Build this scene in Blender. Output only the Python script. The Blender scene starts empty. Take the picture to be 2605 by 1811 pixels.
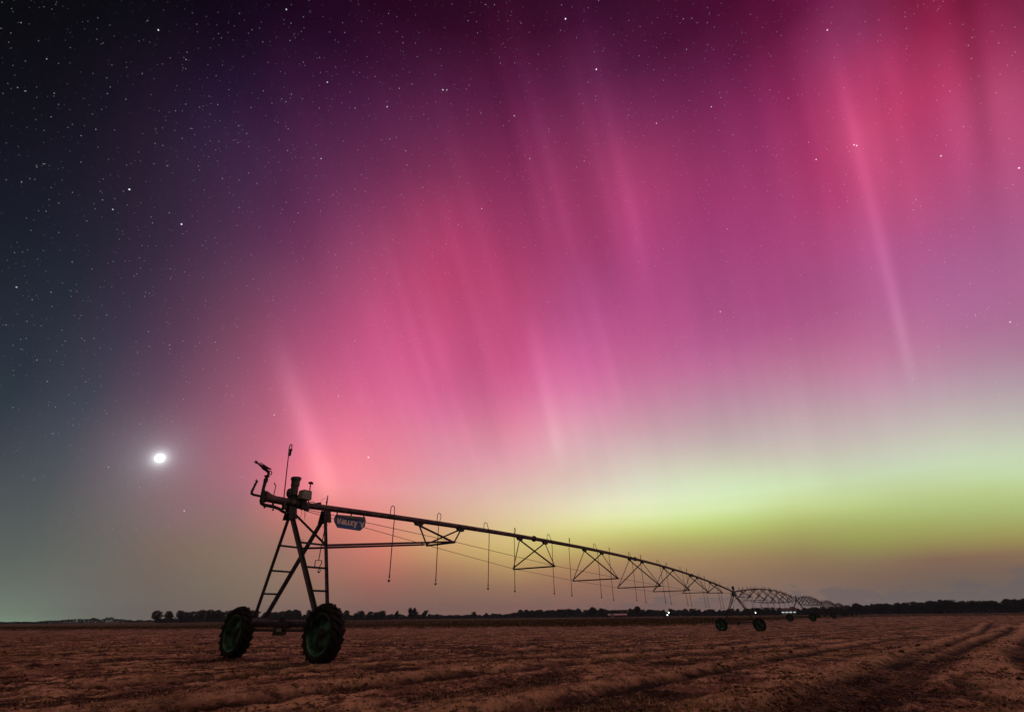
# Night field: an end tower of a pivot irrigation machine under an aurora
import bpy, bmesh, math, random
import numpy as np
from mathutils import Vector, Matrix

random.seed(11)
rng = np.random.default_rng(5)
scene = bpy.context.scene
COL = scene.collection

# ------------------------------------------------------------------ camera
CAM_H = 0.9958
cd = bpy.data.cameras.new('camera')
cam = bpy.data.objects.new('camera', cd)
COL.objects.link(cam)
scene.camera = cam
cd.sensor_width = 36.0
cd.lens = 36.0 * 1180.0 / 2605.0
cd.clip_start = 0.05
cd.clip_end = 9000.0
PITCH = math.radians(29.3465)
ROLL = math.atan(-0.0119)
fw = Vector((0, math.cos(PITCH), math.sin(PITCH)))
upv = Vector((0, -math.sin(PITCH), math.cos(PITCH)))
rt = Vector((1, 0, 0))
# image x = c*X - s*Y ; the camera is rolled by ROLL about its axis
c_, s_ = math.cos(ROLL), math.sin(ROLL)
cr = rt * c_ + upv * s_
cu = upv * c_ - rt * s_
cam.matrix_world = Matrix(((cr.x, cu.x, -fw.x, 0), (cr.y, cu.y, -fw.y, 0), (cr.z, cu.z, -fw.z, CAM_H), (0, 0, 0, 1)))

scene.view_settings.view_transform = 'Standard'
scene.view_settings.look = 'None'
scene.view_settings.exposure = 0.0
scene.view_settings.gamma = 1.0
scene.cycles.max_bounces = 5
scene.cycles.volume_bounces = 0

# ------------------------------------------------------------------ night sky (world)
MOON_AZ, MOON_EL = math.radians(-38.0), math.radians(13.9)
AZ0, AZSTEP = -65.0, 5.0
SKY_EL = [0, 1, 2, 3, 4, 5, 6, 7, 8, 9, 10, 11.5, 13, 15, 17, 19.5, 22, 25, 28, 31, 34.5, 38, 42, 46, 50, 54.5, 59, 64, 70, 80]
SKY = [
    [110, 122, 108, 108, 116, 105, 101, 108, 100, 94, 101, 96, 87, 95, 92, 81, 89, 89, 75, 83, 85, 69, 77, 81, 64, 71, 78, 59, 66, 75, 54, 62, 71, 48, 57, 67, 44, 52, 62, 38, 46, 57, 34, 41, 52, 30, 36, 47, 27, 32, 43, 24, 28, 39, 21, 23, 35, 19, 20, 31, 16, 17, 26, 13, 14, 21, 11, 12, 17, 9, 10, 14, 10, 11, 16, 11, 11, 17, 12, 10, 18, 15, 8, 21, 20, 6, 22, 28, 6, 25],
    [110, 122, 108, 108, 116, 105, 102, 110, 101, 96, 103, 97, 91, 98, 94, 85, 93, 91, 80, 88, 88, 75, 83, 85, 70, 77, 82, 65, 72, 79, 61, 68, 76, 55, 63, 72, 49, 58, 68, 44, 52, 63, 39, 47, 58, 34, 41, 52, 31, 37, 48, 27, 33, 44, 25, 29, 40, 22, 25, 36, 19, 20, 32, 17, 18, 27, 16, 15, 24, 14, 13, 21, 11, 11, 17, 12, 10, 18, 14, 9, 20, 17, 6, 23, 21, 6, 23, 28, 6, 25],
    [110, 122, 108, 108, 117, 105, 103, 111, 102, 98, 105, 98, 93, 100, 96, 88, 96, 93, 84, 91, 90, 79, 87, 87, 75, 82, 85, 70, 78, 82, 66, 73, 79, 60, 67, 75, 55, 63, 72, 48, 57, 67, 44, 52, 62, 39, 47, 57, 34, 41, 52, 31, 37, 48, 28, 33, 44, 26, 29, 41, 26, 26, 39, 25, 23, 36, 25, 20, 34, 24, 17, 32, 19, 14, 26, 14, 8, 20, 17, 7, 23, 20, 6, 25, 23, 6, 23, 28, 6, 25],
    [110, 122, 108, 108, 117, 105, 104, 111, 102, 99, 106, 99, 94, 102, 97, 90, 98, 94, 86, 94, 92, 82, 90, 89, 78, 86, 87, 74, 82, 84, 70, 77, 82, 64, 71, 78, 59, 66, 75, 53, 61, 70, 47, 56, 66, 43, 51, 62, 42, 48, 60, 40, 44, 57, 38, 40, 54, 37, 36, 51, 38, 33, 49, 39, 30, 48, 39, 28, 47, 35, 23, 44, 29, 16, 37, 21, 9, 27, 19, 6, 24, 23, 6, 25, 24, 6, 24, 29, 6, 25],
    [110, 121, 108, 108, 117, 105, 104, 112, 103, 100, 107, 100, 96, 103, 97, 92, 99, 95, 88, 96, 93, 86, 93, 91, 84, 90, 90, 82, 88, 89, 80, 85, 88, 78, 82, 88, 76, 79, 88, 73, 75, 86, 68, 70, 83, 65, 64, 79, 64, 59, 76, 61, 53, 72, 59, 48, 68, 57, 44, 65, 54, 39, 61, 54, 37, 60, 53, 35, 60, 49, 31, 58, 40, 22, 50, 31, 13, 36, 23, 6, 26, 26, 6, 26, 26, 6, 24, 29, 6, 25],
    [111, 114, 105, 111, 111, 104, 109, 109, 102, 108, 106, 100, 107, 105, 98, 106, 103, 98, 106, 102, 98, 107, 101, 99, 108, 101, 100, 109, 100, 101, 110, 98, 102, 110, 96, 102, 111, 93, 103, 110, 89, 102, 107, 83, 99, 101, 74, 95, 96, 68, 91, 92, 62, 87, 89, 58, 83, 85, 55, 80, 79, 50, 77, 74, 45, 73, 67, 40, 70, 64, 36, 68, 55, 27, 58, 46, 18, 47, 32, 9, 33, 30, 6, 28, 27, 6, 25, 29, 6, 25],
    [114, 105, 99, 114, 105, 98, 114, 104, 96, 115, 103, 95, 118, 104, 95, 121, 105, 95, 125, 106, 96, 128, 107, 100, 132, 107, 105, 136, 107, 108, 138, 106, 110, 141, 104, 112, 144, 102, 115, 145, 98, 115, 146, 94, 113, 141, 87, 110, 136, 82, 106, 129, 76, 101, 123, 70, 97, 115, 65, 93, 105, 60, 90, 94, 49, 83, 85, 43, 77, 79, 39, 73, 71, 32, 66, 57, 22, 54, 40, 11, 39, 33, 6, 29, 28, 6, 25, 30, 6, 25],
    [121, 105, 98, 122, 106, 97, 122, 108, 96, 124, 110, 96, 128, 111, 97, 132, 113, 98, 136, 114, 99, 140, 113, 103, 145, 113, 107, 149, 113, 111, 155, 112, 115, 166, 111, 120, 177, 110, 125, 182, 107, 127, 181, 103, 126, 177, 97, 124, 172, 91, 120, 164, 84, 115, 155, 77, 111, 145, 72, 108, 132, 66, 101, 119, 57, 94, 107, 49, 87, 96, 44, 80, 85, 38, 73, 70, 28, 64, 50, 15, 45, 36, 6, 30, 29, 6, 25, 30, 6, 25],
    [130, 106, 98, 131, 108, 98, 134, 112, 97, 137, 114, 98, 141, 116, 99, 146, 117, 100, 151, 117, 102, 162, 118, 105, 176, 120, 107, 191, 121, 113, 207, 122, 118, 221, 124, 130, 230, 124, 137, 230, 120, 140, 220, 113, 140, 210, 106, 138, 201, 99, 133, 191, 91, 128, 181, 83, 123, 172, 77, 119, 161, 73, 113, 149, 68, 107, 134, 59, 99, 116, 50, 89, 99, 41, 79, 82, 33, 70, 58, 19, 50, 40, 7, 33, 29, 6, 25, 31, 6, 25],
    [133, 105, 96, 136, 106, 96, 143, 108, 96, 150, 110, 96, 160, 113, 98, 171, 115, 101, 181, 117, 105, 192, 120, 108, 202, 123, 110, 212, 127, 116, 221, 131, 124, 232, 137, 138, 240, 140, 149, 241, 133, 149, 237, 128, 149, 229, 119, 148, 220, 108, 145, 211, 97, 140, 201, 89, 135, 193, 82, 128, 182, 77, 121, 171, 72, 114, 154, 65, 105, 134, 54, 95, 110, 44, 82, 91, 36, 73, 67, 23, 56, 44, 9, 35, 30, 6, 25, 31, 6, 26],
    [130, 100, 92, 135, 100, 92, 146, 101, 92, 158, 103, 93, 174, 109, 96, 188, 115, 100, 202, 122, 105, 212, 129, 110, 217, 133, 114, 221, 138, 121, 225, 144, 130, 231, 150, 145, 237, 154, 158, 237, 144, 157, 235, 137, 156, 229, 127, 154, 221, 113, 151, 213, 99, 143, 206, 90, 136, 199, 84, 130, 190, 77, 121, 181, 71, 113, 169, 65, 107, 150, 58, 98, 122, 47, 85, 99, 38, 76, 75, 26, 61, 48, 11, 38, 31, 6, 25, 32, 6, 26],
    [130, 100, 92, 133, 101, 92, 140, 104, 92, 149, 109, 93, 162, 116, 95, 176, 127, 98, 192, 143, 104, 204, 154, 111, 210, 158, 119, 215, 162, 127, 217, 165, 139, 221, 167, 153, 225, 166, 164, 224, 154, 164, 223, 144, 163, 220, 132, 160, 217, 116, 155, 211, 100, 145, 208, 91, 138, 204, 85, 132, 195, 77, 122, 187, 69, 112, 176, 64, 107, 158, 58, 100, 131, 49, 88, 106, 39, 78, 81, 27, 63, 53, 12, 41, 32, 6, 26, 33, 6, 26],
    [131, 100, 92, 133, 101, 92, 140, 106, 92, 150, 114, 93, 164, 126, 95, 179, 140, 99, 194, 158, 106, 206, 171, 114, 211, 177, 125, 216, 182, 136, 219, 183, 148, 222, 182, 161, 222, 177, 169, 223, 164, 169, 224, 152, 169, 223, 139, 164, 219, 121, 156, 211, 102, 146, 204, 90, 137, 198, 83, 129, 190, 76, 121, 182, 69, 112, 171, 62, 106, 156, 56, 100, 134, 48, 89, 111, 39, 79, 85, 27, 65, 58, 13, 43, 33, 6, 26, 34, 6, 27],
    [132, 100, 92, 135, 102, 92, 143, 108, 92, 155, 118, 93, 172, 135, 96, 187, 152, 101, 200, 171, 109, 210, 185, 119, 216, 193, 132, 221, 199, 146, 224, 200, 158, 225, 198, 171, 222, 189, 174, 224, 175, 175, 227, 161, 174, 228, 145, 167, 221, 125, 158, 210, 103, 146, 200, 88, 136, 193, 80, 127, 185, 74, 120, 178, 68, 113, 166, 60, 106, 152, 54, 100, 136, 46, 91, 115, 38, 80, 88, 27, 65, 62, 14, 44, 35, 6, 27, 35, 6, 27],
    [134, 101, 92, 137, 103, 92, 144, 107, 92, 154, 114, 92, 166, 124, 93, 179, 142, 97, 192, 166, 104, 204, 187, 114, 213, 202, 129, 224, 214, 149, 228, 217, 168, 228, 213, 182, 223, 201, 183, 221, 185, 179, 219, 170, 175, 218, 152, 171, 217, 133, 163, 210, 111, 154, 202, 95, 145, 193, 85, 136, 182, 77, 127, 174, 70, 118, 164, 61, 108, 154, 56, 102, 142, 50, 94, 122, 42, 85, 94, 30, 70, 63, 15, 46, 35, 7, 28, 35, 6, 27],
    [132, 101, 93, 135, 102, 93, 142, 106, 92, 150, 111, 92, 160, 120, 93, 172, 136, 96, 184, 159, 101, 196, 181, 110, 208, 204, 126, 223, 223, 152, 230, 231, 177, 231, 226, 192, 223, 212, 190, 217, 194, 184, 213, 178, 179, 211, 158, 173, 214, 139, 168, 210, 116, 161, 203, 100, 153, 191, 89, 144, 177, 80, 133, 169, 72, 123, 162, 62, 110, 157, 57, 104, 148, 53, 98, 129, 46, 90, 98, 33, 73, 64, 16, 48, 36, 7, 29, 35, 7, 28],
    [129, 101, 95, 133, 102, 94, 139, 106, 93, 146, 112, 93, 156, 123, 95, 166, 134, 97, 176, 150, 100, 186, 173, 107, 200, 202, 120, 217, 225, 152, 227, 236, 179, 229, 234, 197, 221, 222, 196, 215, 204, 190, 211, 186, 183, 207, 161, 173, 206, 140, 166, 203, 117, 158, 198, 100, 149, 189, 88, 141, 180, 80, 135, 174, 73, 127, 169, 65, 116, 165, 61, 109, 155, 57, 103, 133, 49, 93, 100, 35, 75, 64, 16, 49, 36, 8, 30, 36, 7, 29],
    [128, 102, 96, 131, 104, 95, 137, 109, 93, 145, 115, 93, 155, 125, 95, 164, 134, 97, 171, 152, 99, 179, 174, 103, 193, 203, 117, 207, 225, 146, 219, 236, 176, 222, 236, 193, 217, 226, 193, 211, 205, 186, 204, 182, 179, 199, 158, 171, 198, 139, 163, 197, 116, 156, 192, 98, 147, 185, 86, 139, 179, 79, 134, 177, 73, 129, 178, 69, 124, 176, 66, 118, 160, 59, 105, 128, 46, 91, 92, 31, 70, 61, 15, 48, 37, 8, 31, 36, 7, 29],
    [129, 106, 101, 131, 107, 100, 135, 109, 96, 141, 113, 93, 149, 120, 92, 157, 129, 93, 163, 149, 95, 173, 172, 100, 185, 197, 115, 198, 218, 140, 214, 234, 173, 215, 236, 189, 213, 227, 189, 205, 201, 182, 195, 177, 175, 191, 156, 168, 190, 136, 161, 192, 113, 155, 185, 95, 145, 179, 84, 137, 173, 76, 131, 171, 71, 127, 171, 65, 119, 168, 62, 113, 152, 55, 102, 119, 42, 86, 82, 26, 63, 58, 14, 45, 38, 9, 32, 36, 8, 30],
    [128, 108, 103, 129, 108, 103, 131, 108, 97, 134, 108, 91, 140, 114, 89, 147, 126, 89, 156, 146, 91, 167, 165, 98, 179, 185, 110, 193, 206, 134, 204, 221, 157, 210, 229, 182, 206, 216, 182, 202, 192, 180, 195, 176, 176, 190, 154, 167, 188, 133, 159, 186, 110, 150, 178, 90, 140, 173, 81, 133, 168, 74, 128, 164, 67, 122, 162, 60, 114, 156, 56, 106, 139, 49, 96, 111, 37, 80, 76, 21, 57, 59, 14, 44, 38, 9, 32, 37, 8, 31],
    [124, 110, 105, 124, 109, 103, 122, 101, 90, 129, 104, 88, 137, 114, 88, 146, 135, 86, 156, 156, 88, 165, 170, 98, 177, 188, 115, 191, 207, 137, 198, 216, 156, 203, 219, 176, 203, 208, 183, 201, 189, 181, 196, 173, 175, 190, 151, 166, 188, 129, 155, 181, 105, 144, 174, 86, 136, 170, 77, 130, 168, 72, 126, 165, 65, 119, 159, 58, 110, 145, 51, 100, 130, 43, 90, 103, 32, 74, 73, 18, 53, 62, 13, 44, 39, 9, 32, 37, 8, 31],
    [120, 110, 105, 118, 108, 102, 114, 100, 91, 123, 101, 88, 133, 103, 86, 148, 134, 86, 159, 158, 92, 167, 175, 103, 178, 191, 122, 186, 202, 138, 193, 210, 154, 200, 217, 180, 202, 206, 186, 199, 188, 181, 195, 170, 176, 195, 147, 169, 194, 125, 158, 184, 103, 146, 172, 88, 135, 168, 79, 129, 169, 72, 123, 168, 64, 117, 160, 58, 109, 148, 50, 101, 130, 40, 88, 95, 26, 67, 71, 14, 49, 64, 13, 45, 40, 9, 32, 37, 9, 32],
    [120, 110, 106, 120, 108, 102, 118, 102, 92, 124, 100, 87, 137, 111, 85, 155, 141, 86, 163, 164, 97, 171, 181, 114, 179, 195, 129, 187, 205, 141, 196, 216, 165, 200, 217, 182, 200, 205, 183, 194, 184, 178, 187, 164, 172, 186, 140, 163, 186, 121, 155, 182, 105, 148, 177, 93, 142, 178, 85, 138, 179, 76, 127, 178, 64, 115, 172, 57, 106, 158, 50, 101, 131, 37, 85, 96, 23, 61, 73, 13, 47, 67, 12, 45, 41, 9, 32, 38, 9, 32],
    [120, 110, 106, 119, 107, 100, 118, 101, 89, 127, 100, 86, 146, 126, 85, 160, 155, 92, 168, 176, 108, 176, 192, 127, 185, 203, 138, 195, 216, 161, 200, 220, 180, 200, 212, 182, 195, 194, 180, 185, 173, 174, 179, 153, 165, 175, 129, 155, 174, 111, 149, 174, 104, 150, 173, 95, 146, 176, 86, 136, 187, 80, 128, 195, 77, 123, 198, 74, 118, 178, 59, 106, 144, 48, 94, 97, 21, 61, 80, 13, 51, 72, 12, 47, 42, 9, 32, 38, 9, 32],
    [120, 110, 106, 119, 105, 98, 120, 100, 87, 135, 107, 85, 156, 144, 87, 166, 172, 102, 175, 190, 124, 184, 203, 138, 195, 217, 163, 200, 220, 180, 200, 214, 182, 195, 195, 180, 186, 177, 175, 180, 155, 166, 175, 134, 157, 172, 112, 148, 172, 108, 148, 172, 101, 144, 168, 92, 138, 169, 83, 129, 175, 73, 121, 182, 67, 115, 191, 62, 107, 178, 59, 104, 137, 48, 93, 107, 27, 70, 91, 17, 58, 79, 13, 50, 44, 9, 32, 39, 9, 32],
    [120, 110, 106, 119, 104, 95, 125, 100, 86, 148, 128, 85, 163, 164, 97, 173, 187, 121, 184, 203, 138, 197, 219, 169, 200, 219, 181, 200, 209, 182, 194, 194, 180, 185, 174, 175, 180, 156, 166, 175, 132, 156, 172, 112, 148, 172, 108, 148, 172, 101, 144, 167, 91, 137, 168, 83, 128, 173, 77, 121, 176, 73, 116, 174, 70, 110, 160, 49, 89, 141, 33, 71, 124, 30, 66, 115, 33, 76, 107, 27, 70, 86, 14, 54, 46, 9, 33, 39, 9, 32],
    [120, 110, 106, 118, 101, 90, 134, 106, 85, 160, 154, 92, 172, 184, 117, 185, 203, 138, 200, 222, 178, 200, 216, 182, 198, 201, 181, 189, 182, 177, 183, 169, 173, 177, 147, 162, 174, 127, 154, 172, 111, 148, 172, 107, 147, 172, 98, 142, 166, 89, 136, 170, 80, 124, 175, 75, 119, 176, 73, 115, 173, 69, 108, 159, 58, 97, 130, 40, 75, 110, 24, 57, 117, 20, 53, 125, 29, 65, 114, 33, 76, 99, 22, 64, 48, 9, 35, 39, 9, 32],
]
STARS = [(-0.6101, 0.5138, 0.6032, 2), (-0.5626, 0.578, 0.591, 2), (-0.1224, 0.5076, 0.8529, 1.5), (-0.115, 0.5081, 0.8536, 1), (0.0999, 0.4162, 0.9038, 2), (0.159, 0.4795, 0.863, 2), (-0.3498, 0.5688, 0.7443, 1), (-0.2253, 0.5205, 0.8236, 1.2), (0.0097, 0.549, 0.8358, 1), (0.04, 0.6103, 0.7912, 0.8), (0.5614, 0.4936, 0.6643, 1.3), (0.5646, 0.4933, 0.6617, 1.3), (0.5209, 0.5267, 0.6718, 1.2), (0.6509, 0.4661, 0.5992, 1.2), (0.4921, 0.3802, 0.7831, 1.3), (0.3594, 0.5037, 0.7856, 1), (0.4091, 0.7521, 0.5167, 1.2), (-0.292, 0.9134, 0.2835, 1.8), (-0.3501, 0.8513, 0.3908, 1), (-0.0586, 0.6809, 0.73, 1), (-0.5236, 0.3633, 0.7706, 1.2), (0.7148, 0.4425, 0.5415, 1.5), (0.7315, 0.5731, 0.3694, 1), (-0.4545, 0.8231, 0.3404, 1), (-0.5599, 0.8124, 0.1629, 1), (-0.3566, 0.3757, 0.8554, 1.3), (-0.3186, 0.473, 0.8214, 1.2), (-0.6316, 0.5249, 0.5706, 1), (0.2734, 0.5408, 0.7955, 1), (-0.7251, 0.5391, 0.4286, 1)]


def srgb(v):
    v = [q / 255 for q in v]
    return [x / 12.92 if x <= .04045 else ((x + .055) / 1.055) ** 2.4 for x in v] + [1.0]


world = bpy.data.worlds.new('World')
scene.world = world
world.use_nodes = True
NT = world.node_tree
for n in list(NT.nodes):
    NT.nodes.remove(n)


def N(t, **kw):
    n = NT.nodes.new(t)
    for k, v in kw.items():
        setattr(n, k, v)
    return n


def setin(n, i, v):
    if v is None:
        return
    if isinstance(v, bpy.types.NodeSocket):
        NT.links.new(v, n.inputs[i])
    else:
        n.inputs[i].default_value = v


def M(op, a=None, b=None, c=None, clamp=False):
    n = N('ShaderNodeMath', operation=op, use_clamp=clamp)
    setin(n, 0, a); setin(n, 1, b); setin(n, 2, c)
    return n.outputs[0]


def DOT(v, w):
    n = N('ShaderNodeVectorMath', operation='DOT_PRODUCT')
    setin(n, 0, v); setin(n, 1, w)
    return n.outputs['Value']


def RNG(x, a, b, c=0.0, d=1.0, smooth=False):
    n = N('ShaderNodeMapRange', interpolation_type='SMOOTHSTEP' if smooth else 'LINEAR')
    n.clamp = True
    setin(n, 0, x); setin(n, 1, a); setin(n, 2, b); setin(n, 3, c); setin(n, 4, d)
    return n.outputs[0]


def MIXC(f, a, b, mode='MIX'):
    n = N('ShaderNodeMix', data_type='RGBA', blend_type=mode)
    n.clamp_factor = True
    setin(n, 0, f); setin(n, 6, a); setin(n, 7, b)
    return n.outputs[2]


def GAUSS(x, centre, width):
    d = M('DIVIDE', M('SUBTRACT', x, centre), width)
    return M('EXPONENT', M('MULTIPLY', M('MULTIPLY', d, d), -1.0))


tc = N('ShaderNodeTexCoord')
nrm = N('ShaderNodeVectorMath', operation='NORMALIZE')
NT.links.new(tc.outputs['Generated'], nrm.inputs[0])
D = nrm.outputs[0]
sep = N('ShaderNodeSeparateXYZ')
NT.links.new(D, sep.inputs[0])
dx, dy, dz = sep.outputs
az = M('MULTIPLY', M('ARCTAN2', dx, dy), 180 / math.pi)
el = M('MULTIPLY', M('ARCSINE', M('MINIMUM', M('MAXIMUM', dz, -1.0), 1.0)), 180 / math.pi)
# the colour of the air glow and aurora over elevation, one ramp every five degrees of azimuth
elf = M('POWER', M('DIVIDE', M('MAXIMUM', el, 0.0), 90.0), 0.5, clamp=True)
acc = None
for k, row in enumerate(SKY):
    rp = N('ShaderNodeValToRGB')
    NT.links.new(elf, rp.inputs[0])
    e = rp.color_ramp.elements
    pos = [(x / 90) ** 0.5 for x in SKY_EL]
    e[0].position = pos[0]; e[0].color = srgb(row[:3])
    e[1].position = pos[-1]; e[1].color = srgb(row[-3:])
    for j in range(1, len(pos) - 1):
        q = e.new(pos[j]); q.color = srgb(row[3 * j:3 * j + 3])
    if acc is None:
        acc = rp.outputs[0]
    else:
        a0 = AZ0 + AZSTEP * (k - 1)
        acc = MIXC(RNG(az, a0, a0 + AZSTEP), acc, rp.outputs[0])
# behind the camera: warm high glow added to light the field, weaker left
back_fill = MIXC(RNG(el, 22.0, 62.0, smooth=True), (0.10, 0.088, 0.06, 1), (0.95, 0.56, 0.34, 1))
back_fill_lf = MIXC(RNG(el, 25.0, 66.0, smooth=True), (0.025, 0.022, 0.02, 1), (0.28, 0.17, 0.09, 1))
sidemask = MIXC(RNG(az, 90.0, 140.0, smooth=True), acc, back_fill)
sidemask = MIXC(RNG(az, -70.0, -110.0, smooth=True), sidemask, back_fill_lf)
sidemask = MIXC(RNG(az, -130.0, -180.0, smooth=True), sidemask, back_fill)
acc = sidemask
# aurora rays: they run along the field lines, which meet at the magnetic zenith MZ
MZ = (-0.26284, -0.58424, 0.76784)
E1 = (-0.94610, 0.0, -0.32387)
E2 = (-0.18921, 0.81158, 0.55275)
th = M('MULTIPLY', M('ARCTAN2', DOT(D, E1), DOT(D, E2)), 180 / math.pi)
rho = M('MULTIPLY', M('ARCCOSINE', DOT(D, MZ)), 180 / math.pi)


def ray_noise(scale, seed, stretch, detail=1.0):
    cv = N('ShaderNodeCombineXYZ')
    setin(cv, 0, M('MULTIPLY', th, scale)); setin(cv, 1, M('MULTIPLY', rho, stretch)); setin(cv, 2, seed)
    nn = N('ShaderNodeTexNoise')
    setin(nn, 0, cv.outputs[0]); nn.inputs['Scale'].default_value = 1.0; nn.inputs['Detail'].default_value = detail
    return M('SUBTRACT', nn.outputs[0], 0.5)


# rays fade out to the dark left side and into the low haze
rmask = M('MULTIPLY', RNG(th, 28.0, 10.0, smooth=True), RNG(el, 6.0, 22.0, smooth=True))
rn = M('ADD', M('MULTIPLY', ray_noise(0.16, 3.1, 0.012), 0.20), M('MULTIPLY', ray_noise(0.55, 7.7, 0.03), 0.12))
rn = M('ADD', rn, M('MULTIPLY', ray_noise(1.7, 1.2, 0.05), 0.035))
mult = M('ADD', 1.0, M('MULTIPLY', rn, rmask))
# th centre, width, rho from (faint end up high) to rho end, strength
RAYS = [(16.2, .95, 84, 97, 103, 109, .22, 0), (15.4, 2.6, 84, 98, 103, 110, .07, 0),
        (-12.0, .75, 88, 100, 108, 114, .13, .06), (-14.2, 2.6, 92, 101, 107, 114, .09, .04),
        (-48.95, .40, 72, 88, 102, 111, .17, -.05), (-48.3, 1.3, 66, 76, 94, 106, .09, -.02), (-51.0, .5, 66, 76, 88, 98, -.07, 0),
        (-52.8, .8, 64, 74, 85, 93, -.12, 0), (-55.3, .7, 64, 74, 88, 96, .12, 0), (-56.8, .45, 64, 74, 87, 93, -.13, 0), (-58.1, .8, 66, 76, 92, 100, .09, 0),
        (-60.6, .5, 72, 80, 92, 100, -.08, 0), (-44.6, .6, 64, 74, 88, 98, -.06, 0), (-42.0, .9, 66, 76, 90, 100, .05, 0), (-38.9, .8, 62, 70, 84, 92, .06, 0),
        (-1.0, .9, 78, 88, 94, 100, .06, 0), (1.6, .5, 76, 86, 94, 102, .05, 0), (-3.4, 1.8, 80, 100, 106, 112, -.14, 0), (-6.4, .6, 72, 82, 96, 104, .05, 0),
        (-9.3, .8, 60, 68, 88, 96, .05, 0), (-15.8, .5, 60, 68, 82, 92, -.06, 0), (-19.6, .6, 56, 64, 82, 92, .10, 0), (-17.6, .45, 58, 66, 80, 90, .05, 0),
        (-23.0, 1.4, 56, 66, 90, 98, -.11, 0), (-25.2, .4, 60, 68, 82, 92, .04, 0), (-27.4, .7, 58, 66, 86, 96, .09, 0), (-30.4, .6, 60, 70, 88, 98, -.06, 0),
        (-34.0, 2.2, 62, 72, 98, 106, -.07, 0), (5.5, 1.6, 82, 90, 96, 104, .06, 0), (9.5, .7, 84, 92, 98, 106, .05, 0), (-20.6, .5, 88, 96, 104, 110, .05, 0)]
plus = M('ADD', 0.0, 0.0)
for (c0, w0, r0, r1, r2, r3, amp, slp) in RAYS:
    win = M('MULTIPLY', RNG(rho, r0, r1, smooth=True), RNG(rho, r3, r2, smooth=True))
    term = M('MULTIPLY', M('MULTIPLY', GAUSS(th if not slp else M('SUBTRACT', th, M('MULTIPLY', M('SUBTRACT', rho, 92.0 if c0 < -40 else 103.0), slp)), c0, w0 * 1.25), win), amp * 0.88)
    if amp < 0: mult = M('ADD', mult, term)
    else: plus = M('ADD', plus, term)
sc = N('ShaderNodeVectorMath', operation='SCALE')
setin(sc, 0, acc); setin(sc, 3, M('MAXIMUM', mult, 0.2))
pk = N('ShaderNodeVectorMath', operation='MULTIPLY')
setin(pk, 0, acc); pk.inputs[1].default_value = (1.15, 2.1, 1.5)
pl = N('ShaderNodeVectorMath', operation='SCALE')
setin(pl, 0, pk.outputs[0]); setin(pl, 3, plus)
sa = N('ShaderNodeVectorMath', operation='ADD'); setin(sa, 0, sc.outputs[0]); setin(sa, 1, pl.outputs[0])
acc = sa.outputs[0]
# low distant cloud bank near the horizon, towards the right
cv = N('ShaderNodeCombineXYZ')
setin(cv, 0, M('MULTIPLY', az, 0.30)); setin(cv, 1, M('MULTIPLY', el, 0.55)); setin(cv, 2, 4.4)
cn = N('ShaderNodeTexNoise'); setin(cn, 0, cv.outputs[0])
cn.inputs['Scale'].default_value = 1.6; cn.inputs['Detail'].default_value = 5.0; cn.inputs['Roughness'].default_value = 0.55
top = M('ADD', M('MULTIPLY', M('SUBTRACT', cn.outputs[0], 0.5), 6.0), RNG(az, 8.0, 44.0, 1.0, 2.3))
cl = M('MULTIPLY', RNG(M('SUBTRACT', top, el), -0.1, 0.5, smooth=True), RNG(az, -4.0, 18.0, smooth=True))
cl = M('MULTIPLY', cl, RNG(el, 0.2, 1.6, 0.15, 0.62))
acc = MIXC(cl, acc, (0.145, 0.120, 0.124, 1))
# glow of a far town low on the left, and the moon's glare in the damp air
gk = M('MULTIPLY', GAUSS(az, -44.5, 4.5), M('EXPONENT', M('MULTIPLY', M('MAXIMUM', el, 0.0), -0.85)))
gl = MIXC(M('MULTIPLY', gk, 0.6), (0, 0, 0, 1), (0.10, 0.22, 0.12, 1))
MD = (math.sin(MOON_AZ) * math.cos(MOON_EL), math.cos(MOON_AZ) * math.cos(MOON_EL), math.sin(MOON_EL))
ma = M('MULTIPLY', M('ARCCOSINE', M('MINIMUM', DOT(D, MD), 1.0)), 180 / math.pi)
g1 = M('MULTIPLY', M('EXPONENT', M('MULTIPLY', M('MAXIMUM', M('SUBTRACT', ma, 0.45), 0.0), -3.0)), 0.50)
g2 = M('MULTIPLY', M('EXPONENT', M('MULTIPLY', ma, -0.60)), 0.20)
gm = N('ShaderNodeVectorMath', operation='SCALE')
gm.inputs[0].default_value = (0.90, 0.97, 1.0); setin(gm, 3, M('ADD', g1, g2))
ad = N('ShaderNodeVectorMath', operation='ADD'); setin(ad, 0, acc); setin(ad, 1, gm.outputs[0])
ad2 = N('ShaderNodeVectorMath', operation='ADD'); setin(ad2, 0, ad.outputs[0]); setin(ad2, 1, gl)
acc = ad2.outputs[0]
# stars: faint ones scattered, the brighter ones each in its own direction
stars = None
for (scl, rad, gain) in ((190.0, 0.16, 0.28), (130.0, 0.115, 0.40), (75.0, 0.066, 0.6), (34.0, 0.030, 0.8)):
    vo = N('ShaderNodeTexVoronoi', feature='F1')
    setin(vo, 'Vector', D); vo.inputs['Scale'].default_value = scl; vo.inputs['Randomness'].default_value = 1.0
    br = M('POWER', RNG(vo.outputs['Distance'], rad, 0.0), 1.2)
    sr = N('ShaderNodeSeparateXYZ'); NT.links.new(vo.outputs['Color'], sr.inputs[0])
    br = M('MULTIPLY', M('MULTIPLY', br, M('POWER', sr.outputs[0], 4.0)), gain * 1.5)
    stars = br if stars is None else M('ADD', stars, br)
stars = M('MULTIPLY', stars, RNG(el, 0.5, 25.0, 0.15, 1.0))
stars = M('MULTIPLY', stars, RNG(az, -35.0, 25.0, 1.25, 0.95))
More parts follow.
